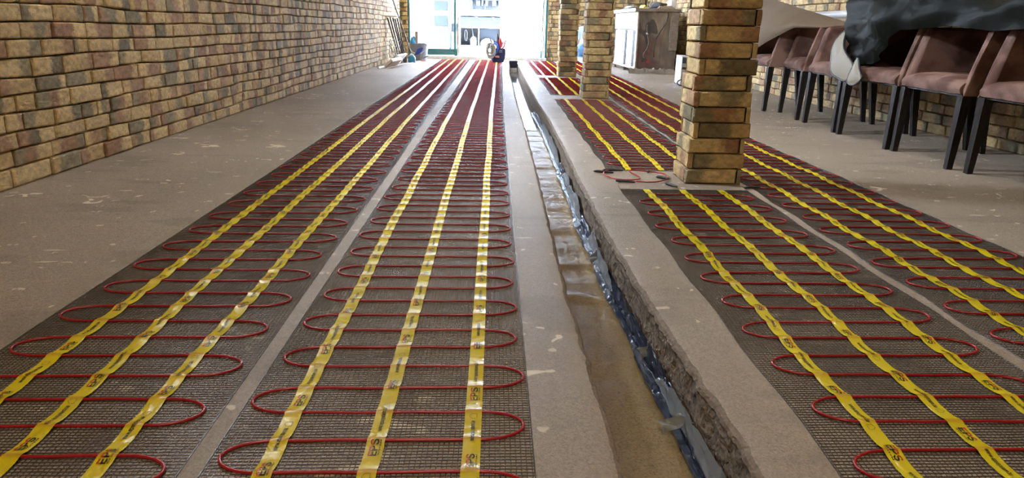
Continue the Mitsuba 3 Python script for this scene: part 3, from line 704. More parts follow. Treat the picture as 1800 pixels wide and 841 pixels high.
# ------------------------------------------------------------------ chairs
def chair(label, yn, yf, xn, xf, rear=0.465):
    """A tub chair facing -x. yn, yf: its near and far sides; xn, xf: x of the near and far front legs."""
    t = thing('tub_chair', label, 'chair', 'tub chairs along the right wall')
    W = yf - yn; ang = math.atan2(xn - xf, yf - yn)
    cx, cy = (xn + xf) / 2, (yn + yf) / 2
    M = trimesh.transformations.euler_matrix(0, 0, ang); M[:3, 3] = (cx, cy, 0)
    def put(nm, m, mat, smooth=50, lab=None):
        m = m.copy(); m.apply_transform(M)
        k = obj(nm, m, mat, t, smooth=smooth)
        if lab: tag(k, lab)
    h = W / 2; wt = 0.052
    # local: x back from the front legs, y across
    # seat: a padded cushion with a rolled front
    s = np.linspace(-1, 1, 15); u = np.linspace(0, 1, 13); V = []
    prof = [(0.02, 0.372), (-0.022, 0.374), (-0.030, 0.395), (-0.028, 0.422), (-0.012, 0.441), (0.03, 0.452), (0.11, 0.458), (0.22, 0.456), (0.33, 0.45), (0.42, 0.445)]
    g = np.random.default_rng(int(yn * 1000) % 997)
    for px, pz in prof:
        row = []
        for q in s:
            cr_ = 1 - abs(q) ** 5
            row.append((px + 0.006 * q * q, q * (h - 0.020), pz - (0.016 * (1 - cr_) if pz > 0.4 else 0) + g.uniform(-0.0016, 0.0016)))
        V.append(row)
    V = np.array(V); caps = []
    for e_ in (0, -1):
        col = np.vstack([V[:, e_], [(0.42, V[0, e_, 1], 0.372)]]); c_ = col.mean(0)
        caps.append(trimesh.Trimesh(np.vstack([col, c_]), [[i, (i + 1) % len(col), len(col)] for i in range(len(col))], process=False))
    put('seat', cat(grid_mesh(V), caps), 'mat_velvet', 50)
    put('seat_base', box(0.0, 0.46, -h + 0.03, h - 0.03, 0.362, 0.378), 'mat_black_rubber', False)
    # the shell: side wings rising from the front edge of the seat, round the back
    pl = []
    for q in np.linspace(0, 1, 41): pl.append(q)
    pl = np.array(pl)
    R = 0.10; L1 = 0.475
    pts = [(0.0, -h), (L1 - R, -h)] + [(L1 - R + R * math.sin(a), -h + R - R * math.cos(a)) for a in np.linspace(0.2, math.pi / 2, 6)] + [(L1, 0)]
    pts = np.array(pts + [(x, -y) for x, y in pts[-2::-1]])
    dd = np.r_[0, np.cumsum(np.linalg.norm(np.diff(pts, axis=0), axis=1))]
    ss = np.concatenate([np.linspace(0, 0.16, 14), np.linspace(0.16, dd[-1] - 0.16, 26)[1:-1], np.linspace(dd[-1] - 0.16, dd[-1], 14)])
    P = np.stack([np.interp(ss, dd, pts[:, 0]), np.interp(ss, dd, pts[:, 1])], -1)
    tg = np.gradient(P, axis=0); tg /= np.linalg.norm(tg, axis=1, keepdims=True)
    inn = np.stack([-tg[:, 1], tg[:, 0]], -1)
    top = 0.69
    V = []
    sec = [(0.0, 0.0), (0.0, 0.5), (0.0, 0.93), (0.12, 0.985), (0.5, 1.0), (0.88, 0.985), (1.0, 0.93), (1.0, 0.5), (1.0, 0.14)]
    e = np.minimum(ss, dd[-1] - ss)                     # distance from the nearest front end
    # the front edge leans back: at height fraction f the wing starts a little further back
    for i in range(len(ss)):
        row = []
        w0 = wt * min(1.0, 0.55 + e[i] / 0.05)
        for a, f in sec:
            zt_ = top - 0.018 * max(0, 1 - e[i] / 0.03) ** 2
            z = 0.366 + (zt_ - 0.366) * f
            back = 0.085 * f ** 1.2 * max(0.0, 1 - e[i] / 0.16)
            x, y = P[i] + inn[i] * w0 * a
            row.append((x + back - 0.012, y, z))
        V.append(row)
    V = np.array(V)
    sh = grid_mesh(V)
    ends = []
    for row in (V[0], V[-1]):
        c = row.mean(0); ends.append(trimesh.Trimesh(np.vstack([row, c]), [[i, (i + 1) % len(row), len(row)] for i in range(len(row))], process=False))
    full = cat(sh, ends)
    full.merge_vertices(); trimesh.repair.fix_normals(full)
    put('shell', full, 'mat_velvet', 60)
    # legs: tapering, square, dark
    for (lx, ly, rr) in ((0.0, -h + 0.026, 0), (0.0, h - 0.026, 0), (rear, -h + 0.045, 1), (rear, h - 0.045, 1)):
        tx, by = 0.024, 0.0145
        dx = 0.012 if rr == 0 else -0.02
        p = [(lx + dx * 1.0 + a * tx, ly + b * tx, 0.368) for a in (-1, 1) for b in (-1, 1)] + [(lx + (0 if rr == 0 else 0.03) + a * by, ly + b * by, 0.0) for a in (-1, 1) for b in (-1, 1)]
        put('leg', hull_pts(p), 'mat_dark_wood', False)
    return t
CH = [('dusty pink tub chair nearest the viewer, cut off by the right edge of the photo', 2.745, 3.335, 2.394, 2.394),
      ('dusty pink tub chair second from the right edge, under the black tarpaulin', 3.39, 3.975, 2.36, 2.388),
      ('pink tub chair whose seat shows beside the hanging cream flap, third from the right', 3.985, 4.63, 2.375, 2.385),
      ('brown pink tub chair left of the cream flap, fourth from the right', 4.66, 5.22, 2.39, 2.417),
      ('brown tub chair beneath the curved beige board, fifth from the right', 5.32, 5.87, 2.42, 2.50),
      ('farthest pink tub chair, half hidden by the nearest brick pillar', 5.90, 6.46, 2.39, 2.40)]
for c in CH: chair(*c)

# black tarpaulin thrown over the chairs
t = thing('tarpaulin', 'black tarpaulin draped over the backs of the chairs on the right', 'tarpaulin')
ny, ns = 110, 34
yy = np.linspace(2.3, 4.72, ny); V = np.zeros((ny, ns, 3)); sv = np.linspace(0, 1, ns)
for i, y in enumerate(yy):
    q = (y - 2.3) / 2.72
    # cross-section: from the wall over the backs and down the front
    sag = 0.02 * math.sin(y * 7) + 0.03 * math.sin(y * 3.1 + 1)
    fold = max(0.0, (y - 4.15) / 0.87)                  # the far end hangs down in front
    top = 0.93 + sag - 0.05 * fold
    xf_ = 2.345 - 0.03 * math.sin(y * 5) + 0.03 * fold
    fold = min(1.0, max(0.0, (y - 4.03) / 0.30))
    low = 0.685 + 0.010 * math.sin(y * 9) - 0.225 * fold * fold * (3 - 2 * fold)
    ctrl = np.array([(3.07, 0.86), (2.95, top), (2.75, top + 0.02), (2.55, top - 0.01), (xf_ + 0.03, top - 0.07), (xf_ - 0.01, (top + low) / 2), (xf_ + 0.02, low)])
    dd = np.r_[0, np.cumsum(np.linalg.norm(np.diff(ctrl, axis=0), axis=1))]; dd /= dd[-1]
    from scipy.interpolate import PchipInterpolator
    f = PchipInterpolator(dd, ctrl)
    p = f(sv)
    V[i, :, 0], V[i, :, 1], V[i, :, 2] = p[:, 0], y, p[:, 1]
w = meshkit.fbm(np.stack([V[..., 1] * 2.2 + V[..., 2] * 2, V[..., 2] * 7, V[..., 0] * 4], -1), 4, 9) - 0.5 + 0.35 * (np.abs(meshkit.noise(np.stack([V[..., 1] * 3.2 - V[..., 2] * 5, V[..., 2] * 13, V[..., 0] * 5], -1)) - 0.5) * 2 - 0.5)
V[..., 0] += -0.13 * w * np.clip(sv[None] * 2, 0, 1); V[..., 2] += 0.05 * w * (1 - sv[None])
# the far end curls round towards the wall in folds
fe = np.clip((V[..., 1] - 4.3) / 0.42, 0, 1)
V[..., 1] += fe * (0.10 * (V[..., 2] - 0.62) / 0.3 + 0.03 * np.sin(V[..., 2] * 18))
V[..., 0] += -0.02 * np.sin(V[..., 2] * 16 + V[..., 1] * 10) * fe * np.clip(sv[None] * 2 - 0.4, 0, 1)
obj('cover', thick_sheet(V, 0.003), 'mat_tarp', t, smooth=True)
def lobe(pts, n=9, bulge=0.02):
    """A leaf shaped flap: outline pts (3-D), filled in rings and bulged."""
    P = spline(pts, 36, closed=True)[:-1]; c = P.mean(0)
    rings = [P]
    for f in np.r_[np.linspace(0.85, 0.05, n), 0.003]: rings.append(c + (P - c) * f + np.array([-1, -0.3, 0]) * bulge * (1 - f * f))
    V = np.stack(rings, 0); V = np.concatenate([V, V[:, :1]], 1)
    return thick_sheet(V, 0.003), P
for pts, lab in (([(2.40, 4.97, 0.66), (2.36, 4.88, 0.60), (2.335, 4.74, 0.50), (2.33, 4.65, 0.425), (2.325, 4.67, 0.375), (2.32, 4.80, 0.365), (2.325, 4.92, 0.40), (2.35, 5.0, 0.49), (2.37, 5.03, 0.585)], 'cream underside turned out, left lobe with dark binding'),
                 ([(2.33, 4.62, 0.50), (2.31, 4.53, 0.43), (2.30, 4.48, 0.385), (2.30, 4.52, 0.355), (2.305, 4.61, 0.34), (2.315, 4.67, 0.36), (2.325, 4.66, 0.43)], 'small cream lobe with dark binding')):
    pts = [(x, y - 0.21, z) for x, y, z in pts]
    m, P = lobe(pts)
    k = obj('flap', m, 'mat_flap', t, smooth=True); tag(k, lab)
    obj('binding', tube(P, 0.0075, 6, closed=True), 'mat_black_rubber', k, smooth=True)

# curved beige board leaning over the far chairs
t = thing('curved_board', 'beige curved sheet leaning over the far chairs behind the pillar', 'board')
a = np.linspace(0, 1, 30)
V = np.zeros((30, 26, 3))
for i, q in enumerate(a):
    y = 6.9 - 1.62 * q
    topz = 0.97 - 0.265 * (q ** 1.2)
    lowz = 0.44 + 0.24 * min(1, max(0, (q - 0.25) / 0.5)) ** 1.2
    for j, s_ in enumerate(np.linspace(0, 1, 26)):
        z = topz + (lowz - topz) * s_
        x = 2.36 + 0.05 * q + 0.22 * (1 - s_) ** 1.5 - 0.05 * math.sin(s_ * math.pi) + 0.25 * max(0, q - 0.55)
        V[i, j] = (x, y, z)
obj('sheet', thick_sheet(V, 0.006), 'mat_cream_sheet', t, smooth=True)

t = thing('plastic_pipe', 'white plastic pipe with a coupling lying along the chair backs', 'pipe')
obj('barrel', tube(np.linspace((2.90, 4.9, 0.795), (2.93, 7.2, 0.785), 6), 0.032, 20), 'mat_white_plastic', t, smooth=50)
obj('coupling', tube(np.linspace((2.909, 5.62, 0.792), (2.911, 5.72, 0.791), 3), 0.0345, 20), 'mat_white_paint', t, smooth=50)
th_ = np.linspace(0, 2 * np.pi, 40)
t = thing('wire_coil', 'coil of pale wire hanging beside the white pipe', 'wire')
obj('loop', tube(np.stack([2.78 + 0.02 * np.sin(2 * th_), 5.05 + 0.16 * np.cos(th_), 0.80 + 0.055 * np.sin(th_)], -1)[:-1], 0.004, 6, closed=True), 'mat_rope', t, smooth=60)
obj('loop', tube(np.stack([2.74 + 0.03 * np.cos(th_), 5.07 + 0.06 * np.cos(th_ + 0.6), 0.725 + 0.07 * np.sin(th_)], -1)[:-1], 0.004, 6, closed=True), 'mat_rope', t, smooth=60)
t = thing('timber_batten', 'pale timber batten lying behind the white pipe', 'batten')
obj('piece', box(2.74, 2.84, 4.95, 6.1, 0.72, 0.755, 0.004), 'mat_timber', t)

# ------------------------------------------------------------------ old counter at the far right
t = thing('shop_counter', 'battered brown shop counter with white glazed front by the right wall', 'counter')
CX0, CX1, CY0, CY1, CT = 2.285, 2.885, 10.72, 12.5, 0.93
obj('end_panel', box(CX0 + 0.02, CX1, CY0, CY0 + 0.03, 0.06, CT - 0.045, 0.003), 'mat_old_panel', t)
obj('end_stile', box(CX0, CX0 + 0.022, CY0 - 0.012, CY0 + 0.03, 0.05, CT - 0.045, 0.002), 'mat_old_wood', t)
obj('rear_stile', box(CX1 - 0.115, CX1 + 0.005, CY0 - 0.012, CY0 + 0.02, 0.34, CT - 0.045, 0.002), 'mat_old_wood', t)
top = obj('worktop', box(CX0 - 0.05, CX1 + 0.02, CY0 - 0.04, CY1 + 0.04, CT - 0.045, CT, 0.004), 'mat_old_wood', t)
obj('edge_strip', box(CX0 - 0.062, CX0 - 0.05, CY0 - 0.04, CY1 + 0.04, CT - 0.05, CT, 0.002), 'mat_white_paint', top)
obj('back_panel', box(CX1 - 0.02, CX1, CY0 + 0.03, CY1, 0.06, CT - 0.045), 'mat_old_wood', t)
obj('far_panel', box(CX0, CX1, CY1 - 0.03, CY1, 0.06, CT - 0.045), 'mat_old_panel', t)
obj('fascia', box(CX0 - 0.012, CX0 + 0.01, CY0 + 0.0, CY1, 0.63, CT - 0.05, 0.003), 'mat_white_paint', t)
obj('front_backing', box(CX0 + 0.03, CX0 + 0.05, CY0 + 0.03, CY1, 0.07, 0.63), 'mat_white_paint', t)
obj('corner_post', box(CX0 - 0.004, CX0 + 0.02, CY0 + 0.02, CY0 + 0.11, 0.085, 0.63, 0.002), 'mat_white_paint', t)
for ya, yb3, mt in ((CY0 + 0.27, CY0 + 0.74, 'mat_white_plastic'), (CY0 + 0.88, CY1 - 0.05, 'mat_light_cloth')):
    obj('front_panel', box(CX0, CX0 + 0.016, ya, yb3, 0.09, 0.62, 0.002), mt, t)
for ya, yb3 in ((CY0 + 0.115, CY0 + 0.265), (CY0 + 0.75, CY0 + 0.87)):
    obj('dark_stile', box(CX0 - 0.006, CX0 + 0.02, ya, yb3, 0.09, 0.62, 0.002), 'mat_black_rubber', t)
obj('bottom_rail', box(CX0 - 0.01, CX0 + 0.03, CY0, CY1, 0.055, 0.085, 0.002), 'mat_white_paint', t)
for (fx, fy) in ((CX0 + 0.02, CY0 + 0.9), (CX0 + 0.02, CY1 - 0.05), (CX1 - 0.05, CY0 + 0.06), (CX1 - 0.05, CY1 - 0.05)):
    obj('foot', tr(lathe([(0, 0), (0.022, 0), (0.022, 0.01), (0.012, 0.02), (0.012, 0.062), (0, 0.062)], 12), (fx, fy, 0)), 'mat_dark_metal', t)
obj('loose_wire', tube(spline([(2.425, CY0 - 0.014, 0.70), (2.43, CY0 - 0.02, 0.58), (2.455, CY0 - 0.025, 0.44), (2.44, CY0 - 0.02, 0.36), (2.405, CY0 - 0.014, 0.30), (2.41, CY0 - 0.014, 0.22)], 30), 0.004, 6), 'mat_rope', t, smooth=60)
obj('wire_clip', box(2.415, 2.445, CY0 - 0.02, CY0, 0.565, 0.585), 'mat_paper', t)
obj('socket_plate', box(2.37, 2.415, CY0 - 0.014, CY0, 0.17, 0.235, 0.004), 'mat_dark_metal', t)
obj('patch', box(2.45, 2.50, CY0 - 0.006, CY0, 0.155, 0.185, 0.002), 'mat_red_plastic', t)
obj('dark_cable', tube(spline([(2.72, CY0 - 0.01, 0.88), (2.66, CY0 - 0.014, 0.66), (2.57, CY0 - 0.02, 0.50), (2.55, CY0 - 0.016, 0.36), (2.56, CY0 - 0.012, 0.24)], 24), 0.006, 6), 'mat_black_rubber', t, smooth=60)
# torn strip of carpet underlay at its foot
n_, m_ = 40, 9
u = np.linspace(0, 1, n_)[:, None]; v = np.linspace(0, 1, m_)[None]
V = np.stack([CX0 - 0.10 + 0.68 * u + 0 * v, CY0 - 0.04 - 0.085 * v + 0.03 * meshkit.noise(np.stack([u * 14 + 0 * v, v * 3 + 0 * u, 0 * u * v], -1)), 0.004 + 0.075 * np.sin(np.pi * np.clip(v * 1.05, 0, 1)) ** 0.7 * (0.7 + 0.6 * meshkit.noise(np.stack([u * 22 + 0 * v, v * 4 + 0 * u, 0 * u * v + 5], -1)))], -1)
g = grid_mesh(V); 
if g.face_normals[10][2] < 0: g.invert()
tag(obj('underlay_roll', g, 'mat_felt', smooth=True), 'rolled dirty felt strip at the foot of the brown counter', 'felt strip')
# things lying on the counter
def crumple(sx, sy, sz, loc, seed, mat, key, lab, c, rz=0.0):
    s = trimesh.creation.icosphere(3); n = meshkit.fbm(s.vertices * 1.7 + seed, 4, 3) - 0.5
    s.vertices *= (1 + 0.9 * n)[:, None]; s.vertices *= np.array([sx, sy, sz]); s.vertices[:, 2] = np.maximum(s.vertices[:, 2], -sz * 0.55)
    s = tr(s, (0, 0, 0), rz); s.apply_translation((loc[0], loc[1], loc[2] - s.bounds[0][2]))
    return tag(obj(key, s, mat, smooth=True), lab, c)
crumple(0.13, 0.15, 0.06, (2.62, 10.95, CT), 3.1, 'mat_grey_cloth', 'cloth', 'crumpled dark grey cloth on the brown counter', 'cloth')
crumple(0.032, 0.17, 0.034, (2.385, 10.9, CT), 8.3, 'mat_yellow_cloth', 'cloth', 'yellow cloth hanging at the front corner of the brown counter', 'cloth')
crumple(0.09, 0.2, 0.03, (2.29, 11.35, CT), 5.5, 'mat_light_cloth', 'cloth', 'pale blue grey cloth at the left end of the counter top', 'cloth')
for i in range(3):
    tag(obj('wood_offcut', box(2.58 + 0.01 * i, 2.83 - 0.02 * i, 10.75, 10.83, CT + 0.014 * i, CT + 0.013 + 0.014 * i, 0.001), 'mat_timber'), ('lowest', 'middle', 'topmost')[i] + ' board of the small stack on the counter', 'board', 'boards on the counter')
tag(obj('paper_stack', box(2.80, 2.88, 10.88, 11.1, CT, CT + 0.13, 0.003), 'mat_paper'), 'white block of papers at the back of the counter', 'papers')

# white box with a cable loop, beside the big pillar's left edge
t = thing('white_heater', 'slim white metal box with a black cable loop standing past the big pillar', 'heater')
M = dict(loc=(2.405, 8.42, 0), rz=-0.10)
obj('case', tr(box(-0.055, 0.035, 0, 0.42, 0.012, 0.345, 0.004), **M), 'mat_white_plastic', t)
obj('side_cover', tr(box(0.036, 0.048, 0.0, 0.42, 0.014, 0.34, 0.002), **M), 'mat_dark_metal', t)
obj('display', tr(box(-0.045, 0.025, -0.004, 0.0, 0.195, 0.222, 0.001), **M), 'mat_outdoor_grey', t)
obj('upper_grille', tr(box(-0.048, 0.028, -0.003, 0.0, 0.265, 0.33, 0.001), **M), 'mat_outdoor_grey', t)
obj('base_plate', tr(box(-0.06, 0.05, -0.01, 0.42, 0.0, 0.012, 0.002), **M), 'mat_dark_metal', t)
a = np.linspace(0.3, 5.6, 26)
obj('power_cable', tr(tube(np.stack([-0.02 + 0.075 * np.cos(a), -0.035 - 0.015 * np.sin(a), 0.046 + 0.036 * np.sin(a)], -1), 0.006, 6), **M), 'mat_black_rubber', t, smooth=60)

# ------------------------------------------------------------------ tools by the left wall
JY = 12.2
t = thing('ceiling_panel', 'white flat panel box leaning on the left wall, nearest of the pair', 'panel')
M = dict(loc=(-1.55, 10.62, 0.0), rz=1.25, rx=0.0)
def slab_local(L, Wd, th): return box(0, L, -Wd, 0, 0, th, 0.004)
p1 = tr(tr(box(0, 0.60, -0.035, 0.0, 0, 0.17, 0.004), (0, 0, 0), 0, 0, 0.85), (-1.465, 10.78, 0.028), 1.45)
obj('plate', p1, 'mat_white_paint', t)
obj('edge', tr(tr(box(0.0, 0.60, -0.05, -0.036, 0, 0.16, 0.002), (0, 0, 0), 0, 0, 0.85), (-1.465, 10.78, 0.028), 1.45), 'mat_timber', t)
t = thing('ceiling_panel', 'white flat panel with a round hole leaning on the left wall, farther of the pair', 'panel')
p2 = tr(tr(box(0, 0.66, -0.03, 0.0, 0, 0.2, 0.004), (0, 0, 0), 0, 0, 0.7), (-1.45, 11.42, 0.022), 1.47); obj('plate', p2, 'mat_white_paint', t)
hole = tr(trimesh.creation.cylinder(0.03, 0.008, sections=20), (0.33, -0.031, 0.11), 0, 0, math.pi / 2); hole = tr(tr(hole, (0, 0, 0), 0, 0, 0.7), (-1.45, 11.42, 0.022), 1.47)
obj('knockout', hole, 'mat_dark_metal', t)
tag(obj('white_tube', tube(np.linspace((-1.49, 10.45, 0.018), (-1.375, 11.35, 0.018), 4), 0.017, 14), 'mat_white_plastic', smooth=50), 'short white tube lying on the floor below the panels', 'tube')
for i, (dx, dz) in enumerate(((0, 0.0), (0.032, 0.01), (0.095, -0.01), (0.125, 0.0), (0.063, 0.0))):
    a = np.array((-1.37 + dx * 0.75, 12.25 + 0.03 * i, 0.0)); b = np.array((-1.56 + dx * 1.2, 12.2 + 0.03 * i, 0.72 + dz))
    d = (b - a); L = np.linalg.norm(d); d /= L
    pr = box(-0.011, 0.011, -0.009, 0.009, 0, L); ax = np.cross((0, 0, 1), d); an = math.acos(d[2])
    pr.apply_transform(trimesh.transformations.rotation_matrix(an, ax)); pr.apply_translation(a + np.array([0, 0, 0.004]))
    tag(obj('metal_profile', pr, 'mat_grey_metal'), 'grey metal profile leaning on the left wall, ' + ('leftmost', 'second from the left', 'fourth from the left', 'rightmost', 'middle one')[i] + ' of its bundle', 'profile', 'leaning metal profiles')
tag(obj('profile_end_wrap', box(-1.575, -1.40, 12.17, 12.36, 0.735, 0.762, 0.01), 'mat_white_plastic'), 'white wrapping on the top ends of the leaning profiles', 'wrapping')
tag(obj('thin_rod', tube(np.linspace((-1.18, 12.62, 0.012), (-1.565, 12.3, 1.28), 4), 0.010, 8), 'mat_dark_metal', smooth=60), 'thin black rod leaning against the left wall', 'rod')
# wire tangle
rr = np.random.default_rng(4)
t = thing('wire_tangle', 'tangle of thin dark wire between the panels and the leaning profiles', 'wire')
for i in range(5):
    a = np.linspace(0, 2 * np.pi * 1.4, 50); R1, R2 = rr.uniform(0.09, 0.17, 2)
    P = np.stack([-1.47 + 0.05 * np.cos(a) + rr.uniform(-0.05, 0.07), 12.0 + R1 * np.cos(a + rr.uniform(0, 6)) * 1.5 + rr.uniform(-0.1, 0.1), np.maximum(0.20 + R2 * np.sin(a + rr.uniform(0, 6)) + rr.uniform(-0.03, 0.05), 0.01)], -1)
    P[:, 0] = np.maximum(P[:, 0], -1.545)
    obj('strand', tube(P, 0.004, 5), 'mat_dark_metal', t, smooth=60)
tag(obj('floor_wire', tube(spline([(-1.33, 11.35, 0.006), (-1.30, 11.7, 0.006), (-1.25, 12.0, 0.006), (-1.2, 12.25, 0.006), (-1.12, 12.55, 0.006)], 30), 0.005, 5), 'mat_dark_metal', smooth=60), 'dark wire lying on the floor along the leaning profiles', 'wire')
# mortar tub
t = thing('mortar_tub', 'grey plastic mortar tub standing before the left shop window', 'tub')
ob = [(0, 0), (0.135, 0), (0.142, 0.006), (0.185, 0.28), (0.20, 0.284), (0.20, 0.296), (0.178, 0.296), (0.134, 0.014), (0, 0.012)]
obj('body', tr(lathe(ob, 32), (-1.16, 13.4, 0)), 'mat_tub_grey', t, smooth=35)
a = np.linspace(0, math.pi, 20)
obj('handle', tr(tube(np.stack([0.16 * np.cos(a), -0.185 - 0.02 * np.sin(a), 0.28 - 0.16 * np.sin(a)], -1), 0.006, 6), (-1.16, 13.4, 0)), 'mat_white_plastic', t, smooth=60)
tag(obj('timber_post_offcut', box(-1.225, -1.175, 13.43, 13.48, 0.0145, 0.50, 0.002), 'mat_timber'), 'brown timber offcut standing in the mortar tub', 'timber')
tag(obj('blue_trowel', hull_pts([(-1.22, 13.17, 0.10), (-1.20, 13.15, 0.10), (-1.06, 13.16, 0.21), (-1.08, 13.18, 0.24), (-1.16, 13.15, 0.2), (-1.12, 13.18, 0.12)]), 'mat_blue_cloth'), 'blue handled tool leaning on the front of the mortar tub', 'tool')
t = thing('blue_jug', 'small bright blue plastic jug at the foot of the thin rod', 'jug')
obj('body', tr(lathe([(0, 0), (0.062, 0), (0.066, 0.01), (0.066, 0.09), (0.05, 0.115), (0.03, 0.125), (0, 0.125)], 20), (-1.2, 12.45, 0)), 'mat_blue_plastic', t, smooth=35)
obj('cap', tr(lathe([(0, 0), (0.032, 0), (0.03, 0.02), (0, 0.022)], 16), (-1.2, 12.45, 0.125)), 'mat_white_plastic', t)
t = thing('blue_bag', 'light blue crumpled bag sticking up at the left rim of the mortar tub', 'bag')
s = trimesh.creation.icosphere(3); s.vertices *= (1 + 0.8 * (meshkit.fbm(s.vertices * 1.9 + 2, 4, 3) - 0.5))[:, None]; s.vertices *= np.array([0.055, 0.05, 0.19]); s.vertices[:, 2] += -s.vertices[:, 2].min()
obj('sack', tr(s, (-1.265, 13.42, 0.0145)), 'mat_blue_plastic', t, smooth=True)
tag(obj('trowel_blade', hull_pts([(-1.12, 13.08, 0.01), (-1.1, 13.05, 0.012), (-0.93, 13.14, 0.10), (-0.95, 13.17, 0.085), (-1.04, 13.1, 0.075)]), 'mat_chrome'), 'pale metal trowel resting against the mortar tub', 'trowel')
tag(obj('orange_offcut', box(-1.08, -1.0, 12.98, 13.03, 0, 0.02, 0.003), 'mat_label_pink'), 'small reddish scrap on the floor before the mortar tub', 'scrap')

# ------------------------------------------------------------------ tool bag at the end of the second mat
t = thing('tool_bag', 'dark blue open tool bag standing on the far end of the heating mat', 'tool bag')
BX, BY = 0.29, 13.08
def bagp(z, w, d, n=28, e=3.0):
    a = np.linspace(0, 2 * np.pi, n, endpoint=False); c, s = np.cos(a), np.sin(a)
    return np.stack([np.sign(c) * np.abs(c) ** (2 / e) * w, np.sign(s) * np.abs(s) ** (2 / e) * d, np.full(n, z)], -1)
L_ = [bagp(0.009, 0.095, 0.08), bagp(0.02, 0.105, 0.088), bagp(0.10, 0.128, 0.10), bagp(0.17, 0.137, 0.105), bagp(0.235, 0.125, 0.098), bagp(0.245, 0.118, 0.092), bagp(0.20, 0.11, 0.084), bagp(0.03, 0.09, 0.07)]
V = np.stack(L_); V = np.concatenate([V, V[:, :1]], 1)
bm = cat(grid_mesh(V), trimesh.Trimesh(np.vstack([V[0][:-1], [0, 0, 0.009]]), [[(i + 1) % 28, i, 28] for i in range(28)], process=False))
bm.merge_vertices(); trimesh.repair.fix_normals(bm)
obj('body', tr(bm, (BX, BY, 0)), 'mat_navy_cloth', t, smooth=40)
obj('name_patch', tr(box(-0.055, 0.02, -0.112, -0.104, 0.09, 0.125, 0.002), (BX, BY, 0)), 'mat_label_pink', t)
obj('front_pocket', tr(box(0.01, 0.075, -0.118, -0.10, 0.175, 0.225, 0.005), (BX, BY, 0)), 'mat_outdoor_grey', t)
a = np.linspace(-0.3, math.pi * 0.75, 24)
obj('strap', tr(cat(tube(spline([(-0.10, -0.10, 0.05), (-0.08, -0.125, 0.12), (-0.02, -0.13, 0.19), (0.0, -0.115, 0.26), (-0.03, -0.06, 0.33), (-0.07, 0.0, 0.33)], 30), 0.018, 8)), (BX, BY, 0)), 'mat_blue_cloth', t, smooth=60)
t2 = thing('rope_hank', 'thick beige cable hank hanging on the left of the tool bag', 'cable')
for i in range(10):
    th_ = np.linspace(0, 2 * np.pi, 30)[:-1]; R1, R2 = (0.055 + 0.004 * i, 0.115 + 0.006 * (i % 3)) if i < 6 else (0.035 + 0.008 * (i - 6), 0.045 + 0.018 * (i - 6))
    P = np.stack([-0.14 + R1 * np.cos(th_) + 0.006 * (i % 6) - 0.015, -0.10 - 0.01 * (i % 6) + 0.02 * np.sin(th_ * 2 + i), 0.215 + R2 * np.sin(th_) + 0.008 * math.sin(i * 2.1)], -1)
    obj('turn', tr(tube(P, 0.0105, 7, closed=True), (BX, BY, 0)), 'mat_rope', t2, smooth=True)
t2 = thing('claw_hammer', 'hammer with a thin dark handle sticking up out of the tool bag on the left', 'hammer')
obj('handle', tr(tube(np.linspace((-0.075, -0.02, 0.2), (-0.145, -0.02, 0.42), 4), np.array([0.008, 0.008, 0.009, 0.011]), 8), (BX, BY, 0)), 'mat_dark_metal', t2, smooth=60)
t2 = thing('power_drill', 'red and black power drill standing upright in the tool bag', 'drill')
obj('body', tr(tube(np.array([(0.02, 0, 0.20), (0.01, 0, 0.28), (0.0, 0, 0.34), (-0.005, 0, 0.40), (-0.008, 0, 0.45)]), np.array([0.035, 0.045, 0.048, 0.036, 0.022]), 14), (BX, BY, 0)), 'mat_black_rubber', t2, smooth=50)
obj('chuck', tr(tube(np.array([(-0.008, 0, 0.45), (-0.009, 0, 0.465), (-0.01, 0, 0.50)]), np.array([0.014, 0.02, 0.015]), 14), (BX, BY, 0)), 'mat_dark_metal', t2, smooth=50)
obj('red_shell', tr(tube(np.array([(0.045, -0.02, 0.27), (0.04, -0.03, 0.33), (0.03, -0.03, 0.39), (0.025, -0.02, 0.43)]), np.array([0.03, 0.034, 0.026, 0.012]), 12), (BX, BY, 0)), 'mat_red_plastic', t2, smooth=50)
obj('side_grip', tr(tube(np.array([(-0.02, 0, 0.33), (-0.06, -0.01, 0.35), (-0.075, -0.01, 0.37)]), np.array([0.016, 0.018, 0.014]), 10), (BX, BY, 0)), 'mat_black_rubber', t2, smooth=50)
t2 = thing('pliers', 'red handled pliers at the right of the tool bag', 'pliers')
obj('grip', tr(tube(spline([(0.03, -0.06, 0.25), (0.06, -0.07, 0.31), (0.085, -0.06, 0.36)], 8), 0.011, 8), (BX, BY, 0)), 'mat_red_plastic', t2, smooth=50)
obj('grip', tr(tube(spline([(0.06, -0.05, 0.24), (0.10, -0.06, 0.28), (0.115, -0.05, 0.35)], 8), 0.010, 8), (BX, BY, 0)), 'mat_red_plastic', t2, smooth=50)
obj('head', tr(tube(spline([(0.115, -0.05, 0.35), (0.118, -0.05, 0.38), (0.145, -0.05, 0.375)], 8), 0.009, 8), (BX, BY, 0)), 'mat_dark_metal', t2, smooth=50)

